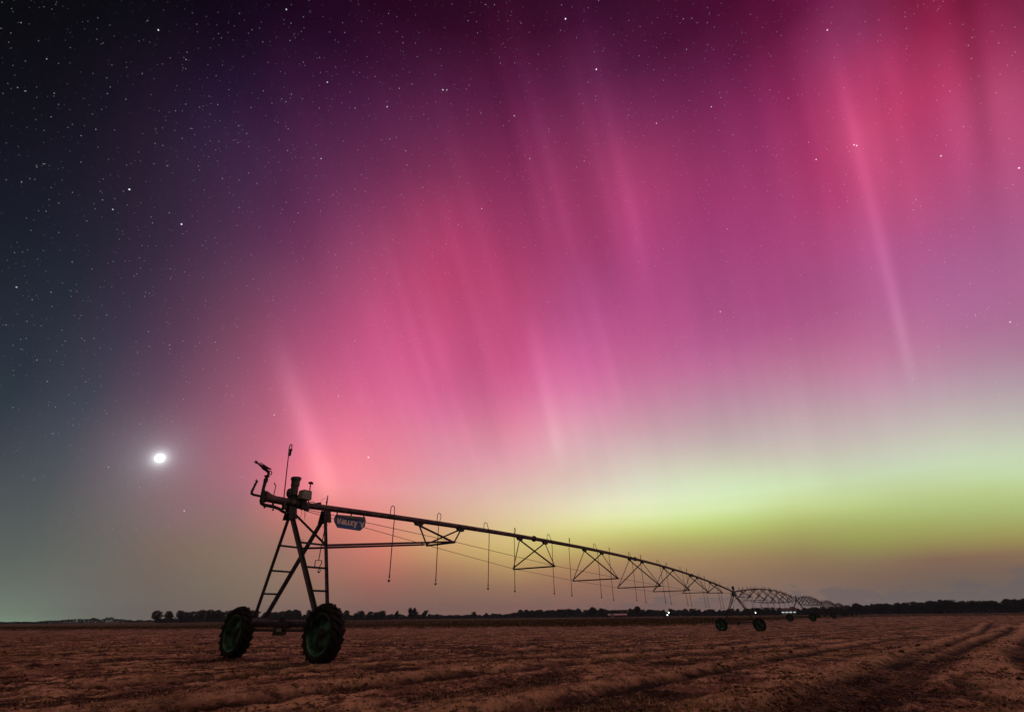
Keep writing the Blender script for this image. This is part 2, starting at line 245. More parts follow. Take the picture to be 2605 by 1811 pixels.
for (x, y, z, m) in STARS:
    vd = N('ShaderNodeVectorMath', operation='DISTANCE')
    setin(vd, 0, D); setin(vd, 1, tuple(Vector((x, y, z)).normalized()))
    stars = M('ADD', stars, M('MULTIPLY', RNG(vd.outputs['Value'], 0.00125 * m ** 0.3, 0.0001), 0.8 * m))
ss = N('ShaderNodeVectorMath', operation='SCALE')
ss.inputs[0].default_value = (0.92, 0.96, 1.0); setin(ss, 3, stars)
ad3 = N('ShaderNodeVectorMath', operation='ADD'); setin(ad3, 0, acc); setin(ad3, 1, ss.outputs[0])
below = MIXC(RNG(el, -0.2, -2.0), ad3.outputs[0], (0.02, 0.015, 0.014, 1))
bg = N('ShaderNodeBackground')
NT.links.new(below, bg.inputs[0]); bg.inputs[1].default_value = 1.0
wo = N('ShaderNodeOutputWorld')
NT.links.new(bg.outputs[0], wo.inputs[0])

# the moon's own light: a very weak lamp from its direction
sd = bpy.data.lights.new('moonlight', 'SUN')
sd.energy = 0.05; sd.angle = math.radians(0.9); sd.color = (1.0, 0.95, 0.9)
so = bpy.data.objects.new('moonlight', sd); COL.objects.link(so)
so.rotation_euler = Vector((-MD[0], -MD[1], -MD[2])).to_track_quat('-Z', 'Y').to_euler()

# ------------------------------------------------------------------ helpers
def tag(o, label=None, cat=None, group=None, kind=None):
    if label: o['label'] = label
    if cat: o['category'] = cat
    if group: o['group'] = group
    if kind: o['kind'] = kind
    return o


class MB:
    """collects verts and faces, links them as one mesh object"""
    def __init__(s):
        s.v = []; s.f = []

    def add(s, vs, fs):
        b = len(s.v)
        s.v += [tuple(v) for v in vs]
        s.f += [tuple(i + b for i in f) for f in fs]

    def box(s, c, hx, hy, hz):
        c, hx, hy, hz = Vector(c), Vector(hx), Vector(hy), Vector(hz)
        vs = [c + hx * i + hy * j + hz * k for k in (-1, 1) for j in (-1, 1) for i in (-1, 1)]
        s.add(vs, [(0, 2, 3, 1), (4, 5, 7, 6), (0, 1, 5, 4), (2, 6, 7, 3), (0, 4, 6, 2), (1, 3, 7, 5)])

    def bar(s, p, q, w, h, up=(0, 0, 1)):
        p, q = Vector(p), Vector(q)
        d = (q - p); L = d.length; d.normalize()
        up = Vector(up)
        if abs(d.dot(up)) > .98: up = Vector((1, 0, 0))
        x = d.cross(up).normalized(); y = x.cross(d).normalized()
        s.box((p + q) / 2, d * L / 2, x * w / 2, y * h / 2)

    def angle(s, p, q, w, t=.008, side=1, up=(0, 0, 1)):
        """L-section steel angle"""
        p, q = Vector(p), Vector(q)
        d = (q - p); L = d.length; d.normalize()
        up = Vector(up)
        if abs(d.dot(up)) > .98: up = Vector((1, 0, 0))
        x = d.cross(up).normalized() * side; y = d.cross(x).normalized()
        c = (p + q) / 2
        s.box(c, d * L / 2, x * w / 2, y * t / 2)
        s.box(c - x * (w / 2 - t / 2) + y * (w / 2 + t / 2 + .0005), d * L / 2, x * t / 2, y * w / 2)

    def tube(s, pts, r, n=10, cap=True):
        pts = [Vector(p) for p in pts]
        rs = r if isinstance(r, (list, tuple)) else [r] * len(pts)
        m = len(pts); b = len(s.v)
        prev = None
        for i, p in enumerate(pts):
            if i == 0: d = pts[1] - p
            elif i == m - 1: d = p - pts[i - 1]
            else: d = (pts[i + 1] - p).normalized() + (p - pts[i - 1]).normalized()
            if d.length < 1e-9: d = Vector((0, 0, 1))
            d.normalize()
            if prev is None:
                a = Vector((0, 0, 1)) if abs(d.z) < .9 else Vector((1, 0, 0))
                x = d.cross(a).normalized()
            else:
                x = (prev - d * prev.dot(d)).normalized()
            prev = x
            y = d.cross(x)
            for k in range(n):
                t = 2 * math.pi * k / n
                s.v.append(tuple(p + (x * math.cos(t) + y * math.sin(t)) * rs[i]))
        for i in range(m - 1):
            for k in range(n):
                k2 = (k + 1) % n
                s.f.append((b + i * n + k, b + i * n + k2, b + (i + 1) * n + k2, b + (i + 1) * n + k))
        if cap:
            s.f.append(tuple(b + k for k in reversed(range(n))))
            s.f.append(tuple(b + (m - 1) * n + k for k in range(n)))

    def lathe(s, prof, c=(0, 0, 0), axis=(1, 0, 0), n=40, closed=False):
        """prof: list of (along axis, radius)"""
        a = Vector(axis).normalized(); c = Vector(c)
        u = a.cross(Vector((0, 0, 1)) if abs(a.z) < .9 else Vector((0, 1, 0))).normalized(); w = a.cross(u)
        b = len(s.v); m = len(prof)
        for (h, r) in prof:
            for k in range(n):
                t = 2 * math.pi * k / n
                s.v.append(tuple(c + a * h + (u * math.cos(t) + w * math.sin(t)) * r))
        for i in range(m if closed else m - 1):
            i2 = (i + 1) % m
            for k in range(n):
                k2 = (k + 1) % n
                s.f.append((b + i * n + k, b + i * n + k2, b + i2 * n + k2, b + i2 * n + k))
        if not closed:
            if prof[0][1] > 1e-4: s.f.append(tuple(b + k for k in reversed(range(n))))
            if prof[-1][1] > 1e-4: s.f.append(tuple(b + (m - 1) * n + k for k in range(n)))

    def plate(s, poly, n, th):
        """flat polygon of 3-D points given a thickness along n"""
        n = Vector(n).normalized() * th / 2
        k = len(poly)
        vs = [Vector(p) - n for p in poly] + [Vector(p) + n for p in poly]
        fs = [tuple(reversed(range(k))), tuple(range(k, 2 * k))] + [(i, (i + 1) % k, k + (i + 1) % k, k + i) for i in range(k)]
        s.add(vs, fs)

    def mesh(s, name, mat, smooth=False):
        me = bpy.data.meshes.new(name)
        me.from_pydata(s.v, [], s.f)
        me.validate(); me.update()
        if smooth:
            me.polygons.foreach_set('use_smooth', [True] * len(me.polygons))
            try: me.set_sharp_from_angle(angle=math.radians(38))
            except Exception: pass
        if mat: me.materials.append(mat)
        return me

    def build(s, name, mat, parent=None, loc=None, smooth=False, label=None):
        o = bpy.data.objects.new(name, s.mesh(name, mat, smooth))
        COL.objects.link(o)
        if parent: o.parent = parent
        if loc: o.location = loc
        if label: o['label'] = label
        return o


def empty(name, loc=(0, 0, 0), rz=0.0, parent=None):
    o = bpy.data.objects.new(name, None)
    COL.objects.link(o); o.location = loc; o.rotation_euler = (0, 0, rz)
    o.empty_display_size = .3
    if parent: o.parent = parent
    return o


def copy_tree(o, parent=None, loc=None):
    c = o.copy(); COL.objects.link(c)
    if parent: c.parent = parent
    if loc is not None: c.location = loc
    for ch in list(o.children):
        copy_tree(ch, c)
    return c


def mat(name, base, rough=.6, metal=0.0, var=.25, scale=6.0, bump=0.0, tint=None, detail=4.0, spec=.4):
    """painted / galvanised / rubber surfaces with mottling"""
    m = bpy.data.materials.new(name); m.use_nodes = True
    nt = m.node_tree; b = nt.nodes['Principled BSDF']
    co = nt.nodes.new('ShaderNodeTexCoord'); nz = nt.nodes.new('ShaderNodeTexNoise')
    nz.inputs['Scale'].default_value = scale; nz.inputs['Detail'].default_value = detail
    nt.links.new(co.outputs['Object'], nz.inputs['Vector'])
    rp = nt.nodes.new('ShaderNodeValToRGB')
    lo = [c * (1 - var) for c in base]; hi = [min(1, c * (1 + var)) for c in (tint or base)]
    rp.color_ramp.elements[0].position = .35; rp.color_ramp.elements[0].color = lo + [1]
    rp.color_ramp.elements[1].position = .68; rp.color_ramp.elements[1].color = hi + [1]
    nt.links.new(nz.outputs[0], rp.inputs[0]); nt.links.new(rp.outputs[0], b.inputs['Base Color'])
    b.inputs['Roughness'].default_value = rough; b.inputs['Metallic'].default_value = metal
    b.inputs['Specular IOR Level'].default_value = spec
    if bump:
        bp = nt.nodes.new('ShaderNodeBump'); bp.inputs['Strength'].default_value = bump; bp.inputs['Distance'].default_value = .01
        nt.links.new(nz.outputs[0], bp.inputs['Height']); nt.links.new(bp.outputs[0], b.inputs['Normal'])
    return m


def emit(name, col, k):
    m = bpy.data.materials.new(name); m.use_nodes = True
    nt = m.node_tree; nt.nodes.remove(nt.nodes['Principled BSDF'])
    e = nt.nodes.new('ShaderNodeEmission'); e.inputs[0].default_value = (*col, 1); e.inputs[1].default_value = k
    nt.links.new(e.outputs[0], nt.nodes['Material Output'].inputs[0])
    return m


STEEL = mat('galvanised_steel', (.062, .064, .085), .45, .35, .35, 9, .2)
PIPE = mat('weathered_pipe', (.058, .058, .075), .6, .3, .45, 5, .25, tint=(.10, .078, .078))
DARK = mat('dark_fittings', (.028, .030, .032), .6, .2, .3, 12)
HOSE = mat('black_hose', (.03, .028, .03), .6, 0, .2, 10)
RUBBER = mat('tyre_rubber', (.009, .010, .011), .8, 0, .35, 14, .3, spec=.25)
RIM = mat('green_wheel_rim', (.018, .046, .036), .38, .35, .6, 4.0, .2, tint=(.05, .145, .105))
BOXM = mat('control_box_paint', (.20, .22, .20), .5, .1, .15, 8)
BLUE = mat('blue_sign_paint', (.04, .12, .38), .5, 0, .2, 8)
GREYP = mat('grey_sign_top', (.12, .14, .15), .55, .1, .2, 9)
LETTER = mat('sign_lettering', (.80, .74, .66), .6, 0, .12, 20)
WIRE = mat('thin_cable', (.04, .035, .035), .6, 0, .2, 10)

# ------------------------------------------------------------------ the irrigation machine
PIV_A = 0.6029
T1 = Vector((-6.5389, 15.4115, 0.0))
UD = Vector((math.sin(PIV_A), math.cos(PIV_A), 0)); VD = Vector((math.cos(PIV_A), -math.sin(PIV_A), 0))
SPAN = 58.742
NTOW = 7
TOWZ = [0.0, -0.741, -0.422] + [-0.40] * 12
HP = 4.131
HPB = 4.175


def P(s, t, z):
    """machine coordinates: s along the pipe, t across it towards the camera side, z up"""
    return Vector((s, -t, z))


def ground_line(s):
    k = max(0.0, s / SPAN); i = int(k)
    i = min(i, len(TOWZ) - 2)
    return TOWZ[i] * (1 - (k - i)) + TOWZ[i + 1] * (k - i)


def pipe_z(s):
    if s < 0: return HPB + .012 * s
    x = (s / SPAN) % 1.0
    return HP + .055 * max(0.0, 1 - s / 16) + ground_line(s) + .9434 * 4 * x * (1 - x)


mach = empty('irrigation_machine', T1, math.pi / 2 - PIV_A)
tag(mach, 'long wheeled irrigation machine with arched truss pipes, hanging hoses and a blue sign', 'irrigation machine')

PR = .094
# the water pipe of each span: one arched pipe
for k in range(NTOW - 1):
    s0 = k * SPAN + (-.28 if k == 0 else .16); s1 = (k + 1) * SPAN - .16
    b = MB(); n = 60 if k < 3 else 24
    b.tube([P(s0 + (s1 - s0) * i / n, 0, pipe_z(s0 + (s1 - s0) * i / n)) for i in range(n + 1)], PR, 18 if k < 2 else 8)
    pp = b.build('water_pipe', PIPE, mach, smooth=True)
    # bolted flanges between the pipe lengths, at every second truss
    if k < 3:
        for s in (SPAN * k + 15.6 - 2.2, SPAN * k + 27.6, SPAN * k + 42.0):
            fl = MB()
            z = pipe_z(s); d = (P(s + .1, 0, pipe_z(s + .1)) - P(s - .1, 0, pipe_z(s - .1)))
            fl.lathe([(-.035, .10), (-.034, .15), (.034, .15), (.035, .10)], P(s, 0, z), d, 16)
            fl.build('pipe_flange', PIPE, pp)

# trusses: at each station two pipe brackets, four diagonals and a spreader bar (t and drop below the pipe measured)
ST = [(6.1, 1.27, -.74, .80, .77), (13.28, 1.25, -1.28, 1.25, 1.40), (20.53, 1.26, -1.62, 1.50, 1.72), (27.77, 1.27, -1.70, 1.62, 1.87),
      (35.16, 1.22, -1.62, 1.50, 1.78), (42.5, 1.22, -1.30, 1.15, 1.47), (49.6, 1.22, -.74, .80, .95)]


def stations(k):
    out = []
    for (s, g, a, c, drop) in ST:
        sm = s + k * SPAN
        z = pipe_z(sm) - drop
        out.append((sm, g, a, c, z))
    return out


for k in range(NTOW - 1):
    sts = stations(k)
    for (sm, g, a, c, z) in sts:
        fr = empty('truss_frame', (0, 0, 0), 0, mach)
        for q in (-1, 1):
            ca = MB(); sg = sm + q * g; zz = pipe_z(sg)
            ca.plate([P(sg - .24, 0, zz - PR * .9), P(sg + .24, 0, zz - PR * .9), P(sg + .15, 0, zz - PR - .1), P(sg - .15, 0, zz - PR - .1)], (0, 1, 0), .12)
            ca.build('pipe_bracket', DARK, fr)
        for tt in (a, c):
            for q in (-1, 1):
                bb = MB(); sg = sm + q * g
                wdt = (.055 if (tt > 0) == (q < 0) else .045) * (1 if k == 0 else 1.3)
                bb.angle(P(sg, 0, pipe_z(sg) - PR - .05), P(sm, tt, z), wdt, .008, 1 if tt > 0 else -1)
                bb.build('diagonal_brace', STEEL, fr)
        bb = MB(); bb.angle(P(sm, a - .04, z), P(sm, c + .04, z), .055, .008)
        bb.build('spreader_bar', STEEL, fr)
    # truss rods under the span, from tower to tower through the spreader ends
    for q in (2, 3):
        b = MB()
        pts = [P(k * SPAN - .1 if k == 0 else k * SPAN + .3, .1 if q == 3 else -.1, HP + TOWZ[k] - .1)] + [P(st[0], st[q], st[4]) for st in sts] + \
              [P((k + 1) * SPAN - .3, .1 if q == 3 else -.1, HP + TOWZ[k + 1] - .18)]
        b.tube(pts, .0095 if k == 0 else .011, 6)
        b.build('truss_rod', STEEL, mach)

# towers
leg_names = []


def tower_meshes():
    """all the pieces of one drive tower as (name, mesh, location), for repeated towers"""
    out = []
    top = {'A': (-.67, 3.98), 'B': (.56, 4.03)}
    for (g, sgn, w) in (('A', -1, .062), ('A', 1, .10), ('B', -1, .09), ('B', 1, .068)):
        b = MB(); s0, z0 = top[g]
        b.angle(P(s0, .03 * sgn, z0), P(-.17 if g == 'A' else .13, 1.66 * sgn, .96), w, .009, sgn, up=(1, 0, 0))
        out.append(('tower_leg', b.mesh('tower_leg', STEEL)))
    for sgn in (-1, 1):
        for z in (1.72, 2.34, 3.02):
            b = MB(); f = (z - .96) / 3.02; f2 = (z - .96) / 3.07
            pa = P(-.17 - .50 * f, sgn * (1.66 - 1.63 * f), z); pb = P(.13 + .43 * f2, sgn * (1.66 - 1.63 * f2), z)
            b.angle(pa, pb, .045, .007)
            out.append(('ladder_rung', b.mesh('ladder_rung', STEEL)))
    # cross braces between the two frames just under the pipe
    b = MB(); f = .68
    b.angle(P(-.60, .05, 3.92), P(.13 + .43 * f, (1.66 - 1.63 * f), 3.02), .05, .007)
    out.append(('cross_brace', b.mesh('cross_brace', STEEL)))
    # gusset plates at the pipe
    for s0, z0 in ((-.67, 3.86), (.56, 3.92)):
        b = MB()
        for t in (-.07, .07):
            b.plate([P(s0 - .13, t, z0 + .2), P(s0 + .13, t, z0 + .2), P(s0 + .15, t * 2.6, z0 - .17), P(s0 - .10, t * 2.6, z0 - .2)], (0, 1, 0), .012)
        b.plate([P(s0 - .02, -.2, z0 - .18), P(s0 + .02, -.2, z0 - .18), P(s0 + .02, .2, z0 - .18), P(s0 - .02, .2, z0 - .18)], (1, 0, 0), .02)
        out.append(('gusset_plate', b.mesh('gusset_plate', DARK)))
    # base beam, drive shafts, gear motor
    b = MB(); b.tube([P(.0, -2.02, .90), P(.0, 2.02, .90)], .082, 14)
    for sgn in (-1, 1):
        b.box(P(0, sgn * 1.66, .96), Vector((.26, 0, 0)), Vector((0, .14, 0)), Vector((0, 0, .085)))
    out.append(('base_beam', b.mesh('base_beam', STEEL, True)))
    b = MB(); b.tube([P(-.13, -1.98, .735), P(-.13, 1.98, .735)], .036, 10)
    out.append(('drive_shaft', b.mesh('drive_shaft', STEEL, True)))
    b = MB()
    b.lathe([(-.26, .05), (-.25, .12), (-.12, .155), (.02, .16), (.04, .13), (.2, .125), (.26, .09), (.27, .03)], P(-.13, -.1, .86), (0, 1, 0), 20)
    b.box(P(-.13, -.16, .72), Vector((.12, 0, 0)), Vector((0, .15, 0)), Vector((0, 0, .11)))
    b.box(P(-.2, .02, .98), Vector((.06, 0, 0)), Vector((0, .09, 0)), Vector((0, 0, .07)))
    out.append(('gear_motor', b.mesh('gear_motor', DARK, True)))
    b = MB(); b.box(P(-.28, .03, .745), Vector((.012, 0, 0)), Vector((0, .11, 0)), Vector((0, 0, .045)))
    out.append(('motor_plate', b.mesh('motor_plate', BOXM)))
    for sgn in (-1, 1):
        b = MB()
        b.lathe([(-.14, .05), (-.12, .15), (.1, .17), (.14, .12)], P(-.13, sgn * 2.1, .72), (1, 0, 0), 18)
        b.tube([P(0, sgn * 2.0, .92), P(-.1, sgn * 2.1, .72)], .07, 10)
        out.append(('wheel_gearbox', b.mesh('wheel_gearbox', DARK, True)))
    return out


TR = .70


def tyre_mesh():
    b = MB()
    b.lathe([(-.12, .46), (-.16, .50), (-.178, .56), (-.170, .605), (-.135, .636), (0, .650), (.135, .636), (.170, .605), (.178, .56), (.16, .50), (.12, .46)],
            axis=(1, 0, 0), n=64, closed=True)
    nl = 19
    for side in (-1, 1):
        for i in range(nl):
            t0 = 2 * math.pi * (i + (.5 if side > 0 else 0)) / nl
            sweep = .30
            # a lug runs from the shoulder to past the centre line at a slant
            pr = []
            for u in (0.0, .5, 1.0):
                x = side * (.190 - .200 * u); t = t0 + sweep * u
                rr = [.648, .700, .712][min(2, int(u * 2))]
                rb = [.600, .645, .650][min(2, int(u * 2))]
                hw = .036 + .006 * u
                for (r, dt) in ((rb, -hw / .68 * 1.25), (rb, hw / .68 * 1.25), (rr, hw / .70 * .8), (rr, -hw / .70 * .8)):
                    pr.append((x, math.cos(t + dt) * r, math.sin(t + dt) * r))
            fs = [(0, 1, 2, 3), (8, 11, 10, 9)]
            for j in (0, 4):
                for q in range(4):
                    q2 = (q + 1) % 4
                    fs.append((j + q, j + 4 + q, j + 4 + q2, j + q2))
            b.add(pr, fs)
    return b.mesh('tyre', RUBBER, False)


def rim_mesh():
    b = MB()
    # dished steel centre set back from the bead, open towards the outer side (-x)
    b.lathe([(-.135, .505), (-.15, .495), (-.148, .470), (-.11, .455), (-.10, .42), (-.04, .405), (.02, .40), (.035, .37), (.0, .30), (-.02, .22), (-.03, .12),
             (-.01, .118), (.03, .22), (.05, .38), (.05, .42), (.11, .45), (.148, .47), (.15, .495), (.135, .505)], axis=(1, 0, 0), n=48, closed=True)
    return b.mesh('rim', RIM, True)


def hub_mesh():
    b = MB()
    b.lathe([(-.11, .0), (-.108, .06), (-.06, .065), (-.055, .13), (.12, .13)], axis=(1, 0, 0), n=20)
    for i in range(8):
        a = 2 * math.pi * i / 8
        b.lathe([(-.075, .0), (-.074, .014), (-.04, .014)], (0, .095 * math.cos(a), .088 * math.sin(a)), (1, 0, 0), 6)
    return b.mesh('hub', DARK, True)


tyre_me, rim_me, hub_me = tyre_mesh(), rim_mesh(), hub_mesh()


def wheel(s, t, zg, spin):
    w = empty('wheel', P(s, t, zg + TR - .03), 0, mach)
    w.rotation_euler = (spin, 0, 0)
    for nm, me in (('tyre', tyre_me), ('rim', rim_me), ('hub', hub_me)):
        o = bpy.data.objects.new(nm, me); COL.objects.link(o); o.parent = w
    return w


tm = tower_meshes()
for k in range(NTOW):
    for nm, me in tm:
        o = bpy.data.objects.new(nm, me); COL.objects.link(o); o.parent = mach
        o.location = (k * SPAN, 0, TOWZ[k])
        if nm == 'motor_plate': o['label'] = 'pale plate under the dark gear motor'
    for t in (-2.118, 2.118):
        wheel(k * SPAN - .31, t, TOWZ[k], random.uniform(0, 6.28))
    if k > 0:   # tower-top joint and its small control box
        b = MB()
        b.lathe([(-.2, .12), (-.19, .17), (.19, .17), (.2, .12)], P(k * SPAN, 0, HP + TOWZ[k]), (1, 0, 0), 16)
        b.plate([P(k * SPAN - .5, .12, HP + TOWZ[k] - .1), P(k * SPAN + .5, .12, HP + TOWZ[k] - .1), P(k * SPAN + .3, .16, HP + TOWZ[k] - .52), P(k * SPAN - .3, .16, HP + TOWZ[k] - .52)], (0, 1, 0), .02)
        b.plate([P(k * SPAN - .5, -.12, HP + TOWZ[k] - .1), P(k * SPAN + .5, -.12, HP + TOWZ[k] - .1), P(k * SPAN + .3, -.16, HP + TOWZ[k] - .52), P(k * SPAN - .3, -.16, HP + TOWZ[k] - .52)], (0, 1, 0), .02)
        b.build('pipe_joint', DARK, mach, smooth=True)
        b = MB(); z = HP + TOWZ[k]
        b.box(P(k * SPAN - .05, .05, z + .42), Vector((.15, 0, 0)), Vector((0, .12, 0)), Vector((0, 0, .2)))
        b.tube([P(k * SPAN - .05, .05, z + .1), P(k * SPAN - .05, .05, z + .25)], .04, 8)
        b.build('control_box', DARK, mach)

# long tubes from the first tower's legs to the first truss (and mirrored at every tower)
for k in range(NTOW - 1):
    st = stations(k)[0]
    zg = TOWZ[k]
    for sgn, q in ((-1, 2), (1, 3)):
        f = .66
        b = MB()
        b.tube([P(k * SPAN + .13 + .43 * f, sgn * (1.66 - 1.63 * f), zg + 3.0), P(st[0] - (.12 if q == 2 else 0), st[q], st[4])], .034, 8)
        b.build('stay_tube', STEEL, mach)

# drop hoses: gooseneck up over the pipe, hose, weight and spray head. First entries measured, the same pattern on every span
DS = [3.4, 5.98, 9.18, 11.6, 14.94, 17.38, 20.78, 23.06, 26.56, 28.87, 32.62, 34.75, 38.55, 40.55, 44.47, 46.5, 50.5, 52.7, 56.3]


def gooseneck_pts(s, zp, side, w, h, ax):
    dxs, dts = math.cos(ax) * w, math.sin(ax) * w * side
    pts = [P(s - dxs / 2, -dts / 2, zp + PR * .7), P(s - dxs / 2, -dts / 2, zp + h - w / 2)]
    for i in range(1, 8):
        a = math.pi * i / 8
        pts.append(P(s - dxs / 2 * math.cos(a), -dts / 2 * math.cos(a), zp + h - w / 2 + math.sin(a) * w / 2))
    return pts, P(s + dxs / 2, dts / 2 + side * .0, zp + h - w / 2)


for k in range(5):
    for i, ds in enumerate(DS):
        s = ds + k * SPAN + (0 if k == 0 else random.uniform(-.15, .15))
        zp = pipe_z(s); side = 1 if i % 2 == 0 else -1
        w = ([.14, .25, .24] + [.24, .27, .23] * 6)[i]; h = .38 + random.uniform(-.02, .04)
        pts, e = gooseneck_pts(s, zp, side, w, h, random.choice([.1, .35]) if i else 1.1)
        tt = side * (PR + .028)
        b = MB()
        mid = P(e.x, tt, zp - .0)
        bot_z = ground_line(s) + 2.36 + random.uniform(-.04, .04)
        lean = random.uniform(-.06, .06)
        bx = e.x + lean
        gn = pts + [e, P(e.x, (-e.y) * .6 + tt * .4, zp + .14), mid, P(e.x, tt, zp - .12)]
        b.tube(gn, .0145 if k < 1 else .020, 6)
        g = b.build('drop_hose', HOSE, mach, smooth=True)
        b = MB()
        b.tube([P(e.x, tt, zp - .12), P(e.x + lean * .45, tt * .98, (zp + bot_z) / 2), P(bx, tt, bot_z + .1)], .0165 if k < 1 else .021, 6)
        b.build('hose', HOSE, g, smooth=True)
        if k < 3:
            b = MB()
            b.lathe([(.12, .014), (.02, .024), (.0, .026), (-.01, .016)], P(bx, tt, bot_z), (0, 0, 1), 8)
            # spray head: two arms round a plate
            for q in (-1, 1):
                b.tube([P(bx, tt, bot_z - .01), P(bx + q * .034, tt + q * .01, bot_z - .05), P(bx + q * .032, tt + q * .01, bot_z - .09), P(bx, tt, bot_z - .13)], .0075, 5)
            b.lathe([(0, .0), (-.002, .042), (-.045, .045), (-.065, .026), (-.066, 0)], P(bx, tt, bot_z - .09), (0, 0, 1), 10)
            b.build('spray_head', DARK, g, smooth=True)

# the drop at the first tower, with a square bracket above its spray head
b = MB()
b.tube([P(.62, .1, 3.95), P(.55, .12, 3.73), P(.54, .12, 3.2), P(.53, .12, 2.62)], .0135, 6)
g = b.build('drop_hose', HOSE, mach, smooth=True)
b = MB()
b.tube([P(.43, .12, 2.42), P(.42, .12, 2.60), P(.65, .12, 2.61), P(.65, .12, 2.52), P(.60, .12, 2.43), P(.62, .12, 2.36)], .014, 6)
b.build('bracket', DARK, g)
b = MB()
for q in (-1, 1):
    b.tube([P(.62, .12, 2.38), P(.62 + q * .042, .12, 2.33), P(.61 + q * .035, .12, 2.29), P(.61, .12, 2.25)], .010, 6)
b.lathe([(0, 0), (-.002, .036), (-.035, .036), (-.045, 0)], P(.61, .12, 2.30), (0, 0, 1), 10)
b.build('spray_head', DARK, g)

# ---- end boom of the first tower: short pipe, end gun, plumbing, control boxes
b = MB()
b.tube([P(-.28, 0, HPB), P(-1.25, 0, HPB + .0), P(-1.55, 0, HPB + .02)], [.115, .112, .125], 18)
b.lathe([(-.03, .12), (-.03, .15), (.03, .15), (.03, .12)], P(-1.56, 0, HPB + .02), (1, 0, 0), 18)
b.lathe([(-.04, .1), (-.04, .155), (.04, .155), (.04, .1)], P(-.30, 0, HPB), (1, 0, 0), 18)
b.plate([P(-1.62, 0, HPB + .2), P(-1.56, 0, HPB + .2), P(-1.3, 0, HPB + .09), P(-1.58, 0, HPB + .05)], (0, 1, 0), .05)
b.build('boom_pipe', PIPE, mach, smooth=True)

b = MB()
b.tube([P(-1.56, 0, HPB + .02), P(-1.66, .0, 4.15), P(-1.67, 0, 4.26), P(-1.69, 0, 4.45), P(-1.685, 0, 4.62), P(-1.675, 0, 4.76)], [.10, .085, .055, .043, .05, .045], 12)
b.lathe([(-.1, .045), (-.09, .062), (0, .062), (.01, .05)], P(-1.68, 0, 4.72), (0, 0, 1), 12)
b.lathe([(-.02, .05), (-.018, .078), (.012, .078), (.02, .05)], P(-1.675, 0, 4.80), (0, 0, 1), 14)
gun = b.build('end_gun', DARK, mach, smooth=True)
b = MB()   # elbow and long barrel
b.tube([P(-1.675, 0, 4.80), P(-1.64, 0, 4.87), P(-1.66, 0, 4.93), P(-1.74, 0, 4.975), P(-1.84, 0, 5.02)], [.04, .04, .04, .045, .055], 10)
b.tube([P(-1.84, 0, 5.02), P(-1.93, 0, 5.065), P(-2.09, 0, 5.125)], [.05, .035, .016], 10)
b.build('barrel', DARK, gun, smooth=True)
b = MB()   # drive arm with spoon and its counterweight
b.tube([P(-1.60, .05, 4.84), P(-1.575, .05, 4.90), P(-1.60, .05, 4.955), P(-1.66, .05, 4.955)], .014, 6)
b.tube([P(-1.63, .05, 5.015), P(-1.70, .05, 5.02), P(-1.85, .05, 5.075), P(-1.97, .05, 5.125), P(-2.03, .05, 5.125)], [.022, .028, .02, .011, .01], 6)
b.build('drive_arm', DARK, gun, smooth=True)
b = MB()   # nozzle cross head
for q in range(4):
    a = math.radians(20 + 90 * q)
    b.tube([P(-2.11, .0, 5.135), P(-2.11 + .055 * math.cos(a), 0, 5.135 + .055 * math.sin(a))], .018, 6)
b.build('nozzle', DARK, gun)

b = MB()
b.tube([P(-1.56, .05, 4.16), P(-1.72, .05, 4.185), P(-1.95, .05, 4.19), P(-2.02, .05, 4.21), P(-2.03, .05, 4.28), P(-2.0, .05, 4.40), P(-1.985, .05, 4.5)],
       [.034, .034, .034, .038, .036, .03, .034], 10)
b.tube([P(-1.985, .05, 4.50), P(-1.95, .05, 4.58), P(-1.99, .05, 4.60)], [.036, .03, .015], 8)
b.tube([P(-1.98, .05, 4.52), P(-1.985, .05, 4.64)], .012, 6)
b.tube([P(-2.03, .05, 4.585), P(-1.93, .05, 4.60)], .012, 6)
b.build('side_sprinkler', DARK, mach, smooth=True)

b = MB()   # feed pipe looping under the boom, with its drain stubs
b.tube([P(-1.66, .08, 4.20), P(-1.69, .08, 4.06), P(-1.67, .08, 3.99), P(-1.58, .08, 3.955), P(-1.32, .08, 3.955), P(-1.12, .08, 3.925), P(-.98, .08, 3.865), P(-.85, .08, 3.83),
        P(-.77, .08, 3.86), P(-.73, .06, 3.96)], [.07, .068, .055, .05, .047, .044, .042, .038, .034, .034], 10)
b.tube([P(-1.33, .06, 4.08), P(-1.32, .08, 3.97)], .03, 8)
b.tube([P(-.97, .05, 4.10), P(-.95, .08, 3.93)], [.065, .06], 10)
b.lathe([(-.02, .05), (-.02, .08), (.02, .08), (.02, .05)], P(-.955, .07, 3.95), (0, 0, 1), 12)
b.tube([P(-1.56, .08, 3.96), P(-1.56, .08, 3.87)], [.02, .028], 6)
b.tube([P(-1.29, .08, 3.95), P(-1.29, .08, 3.84)], [.016, .025], 6)
b.tube([P(-1.36, .08, 3.96), P(-1.37, .08, 3.90)], .018, 6)
b.build('feed_pipe', DARK, mach, smooth=True)

b = MB()
b.tube([P(-1.33, 0, 4.22), P(-1.33, 0, 4.40), P(-1.33, 0, 4.57), P(-1.345, 0, 4.60), P(-1.39, 0, 4.615), P(-1.395, 0, 4.63), P(-1.385, 0, 4.67)], .0125, 6)
b.build('hooked_rod', DARK, mach)

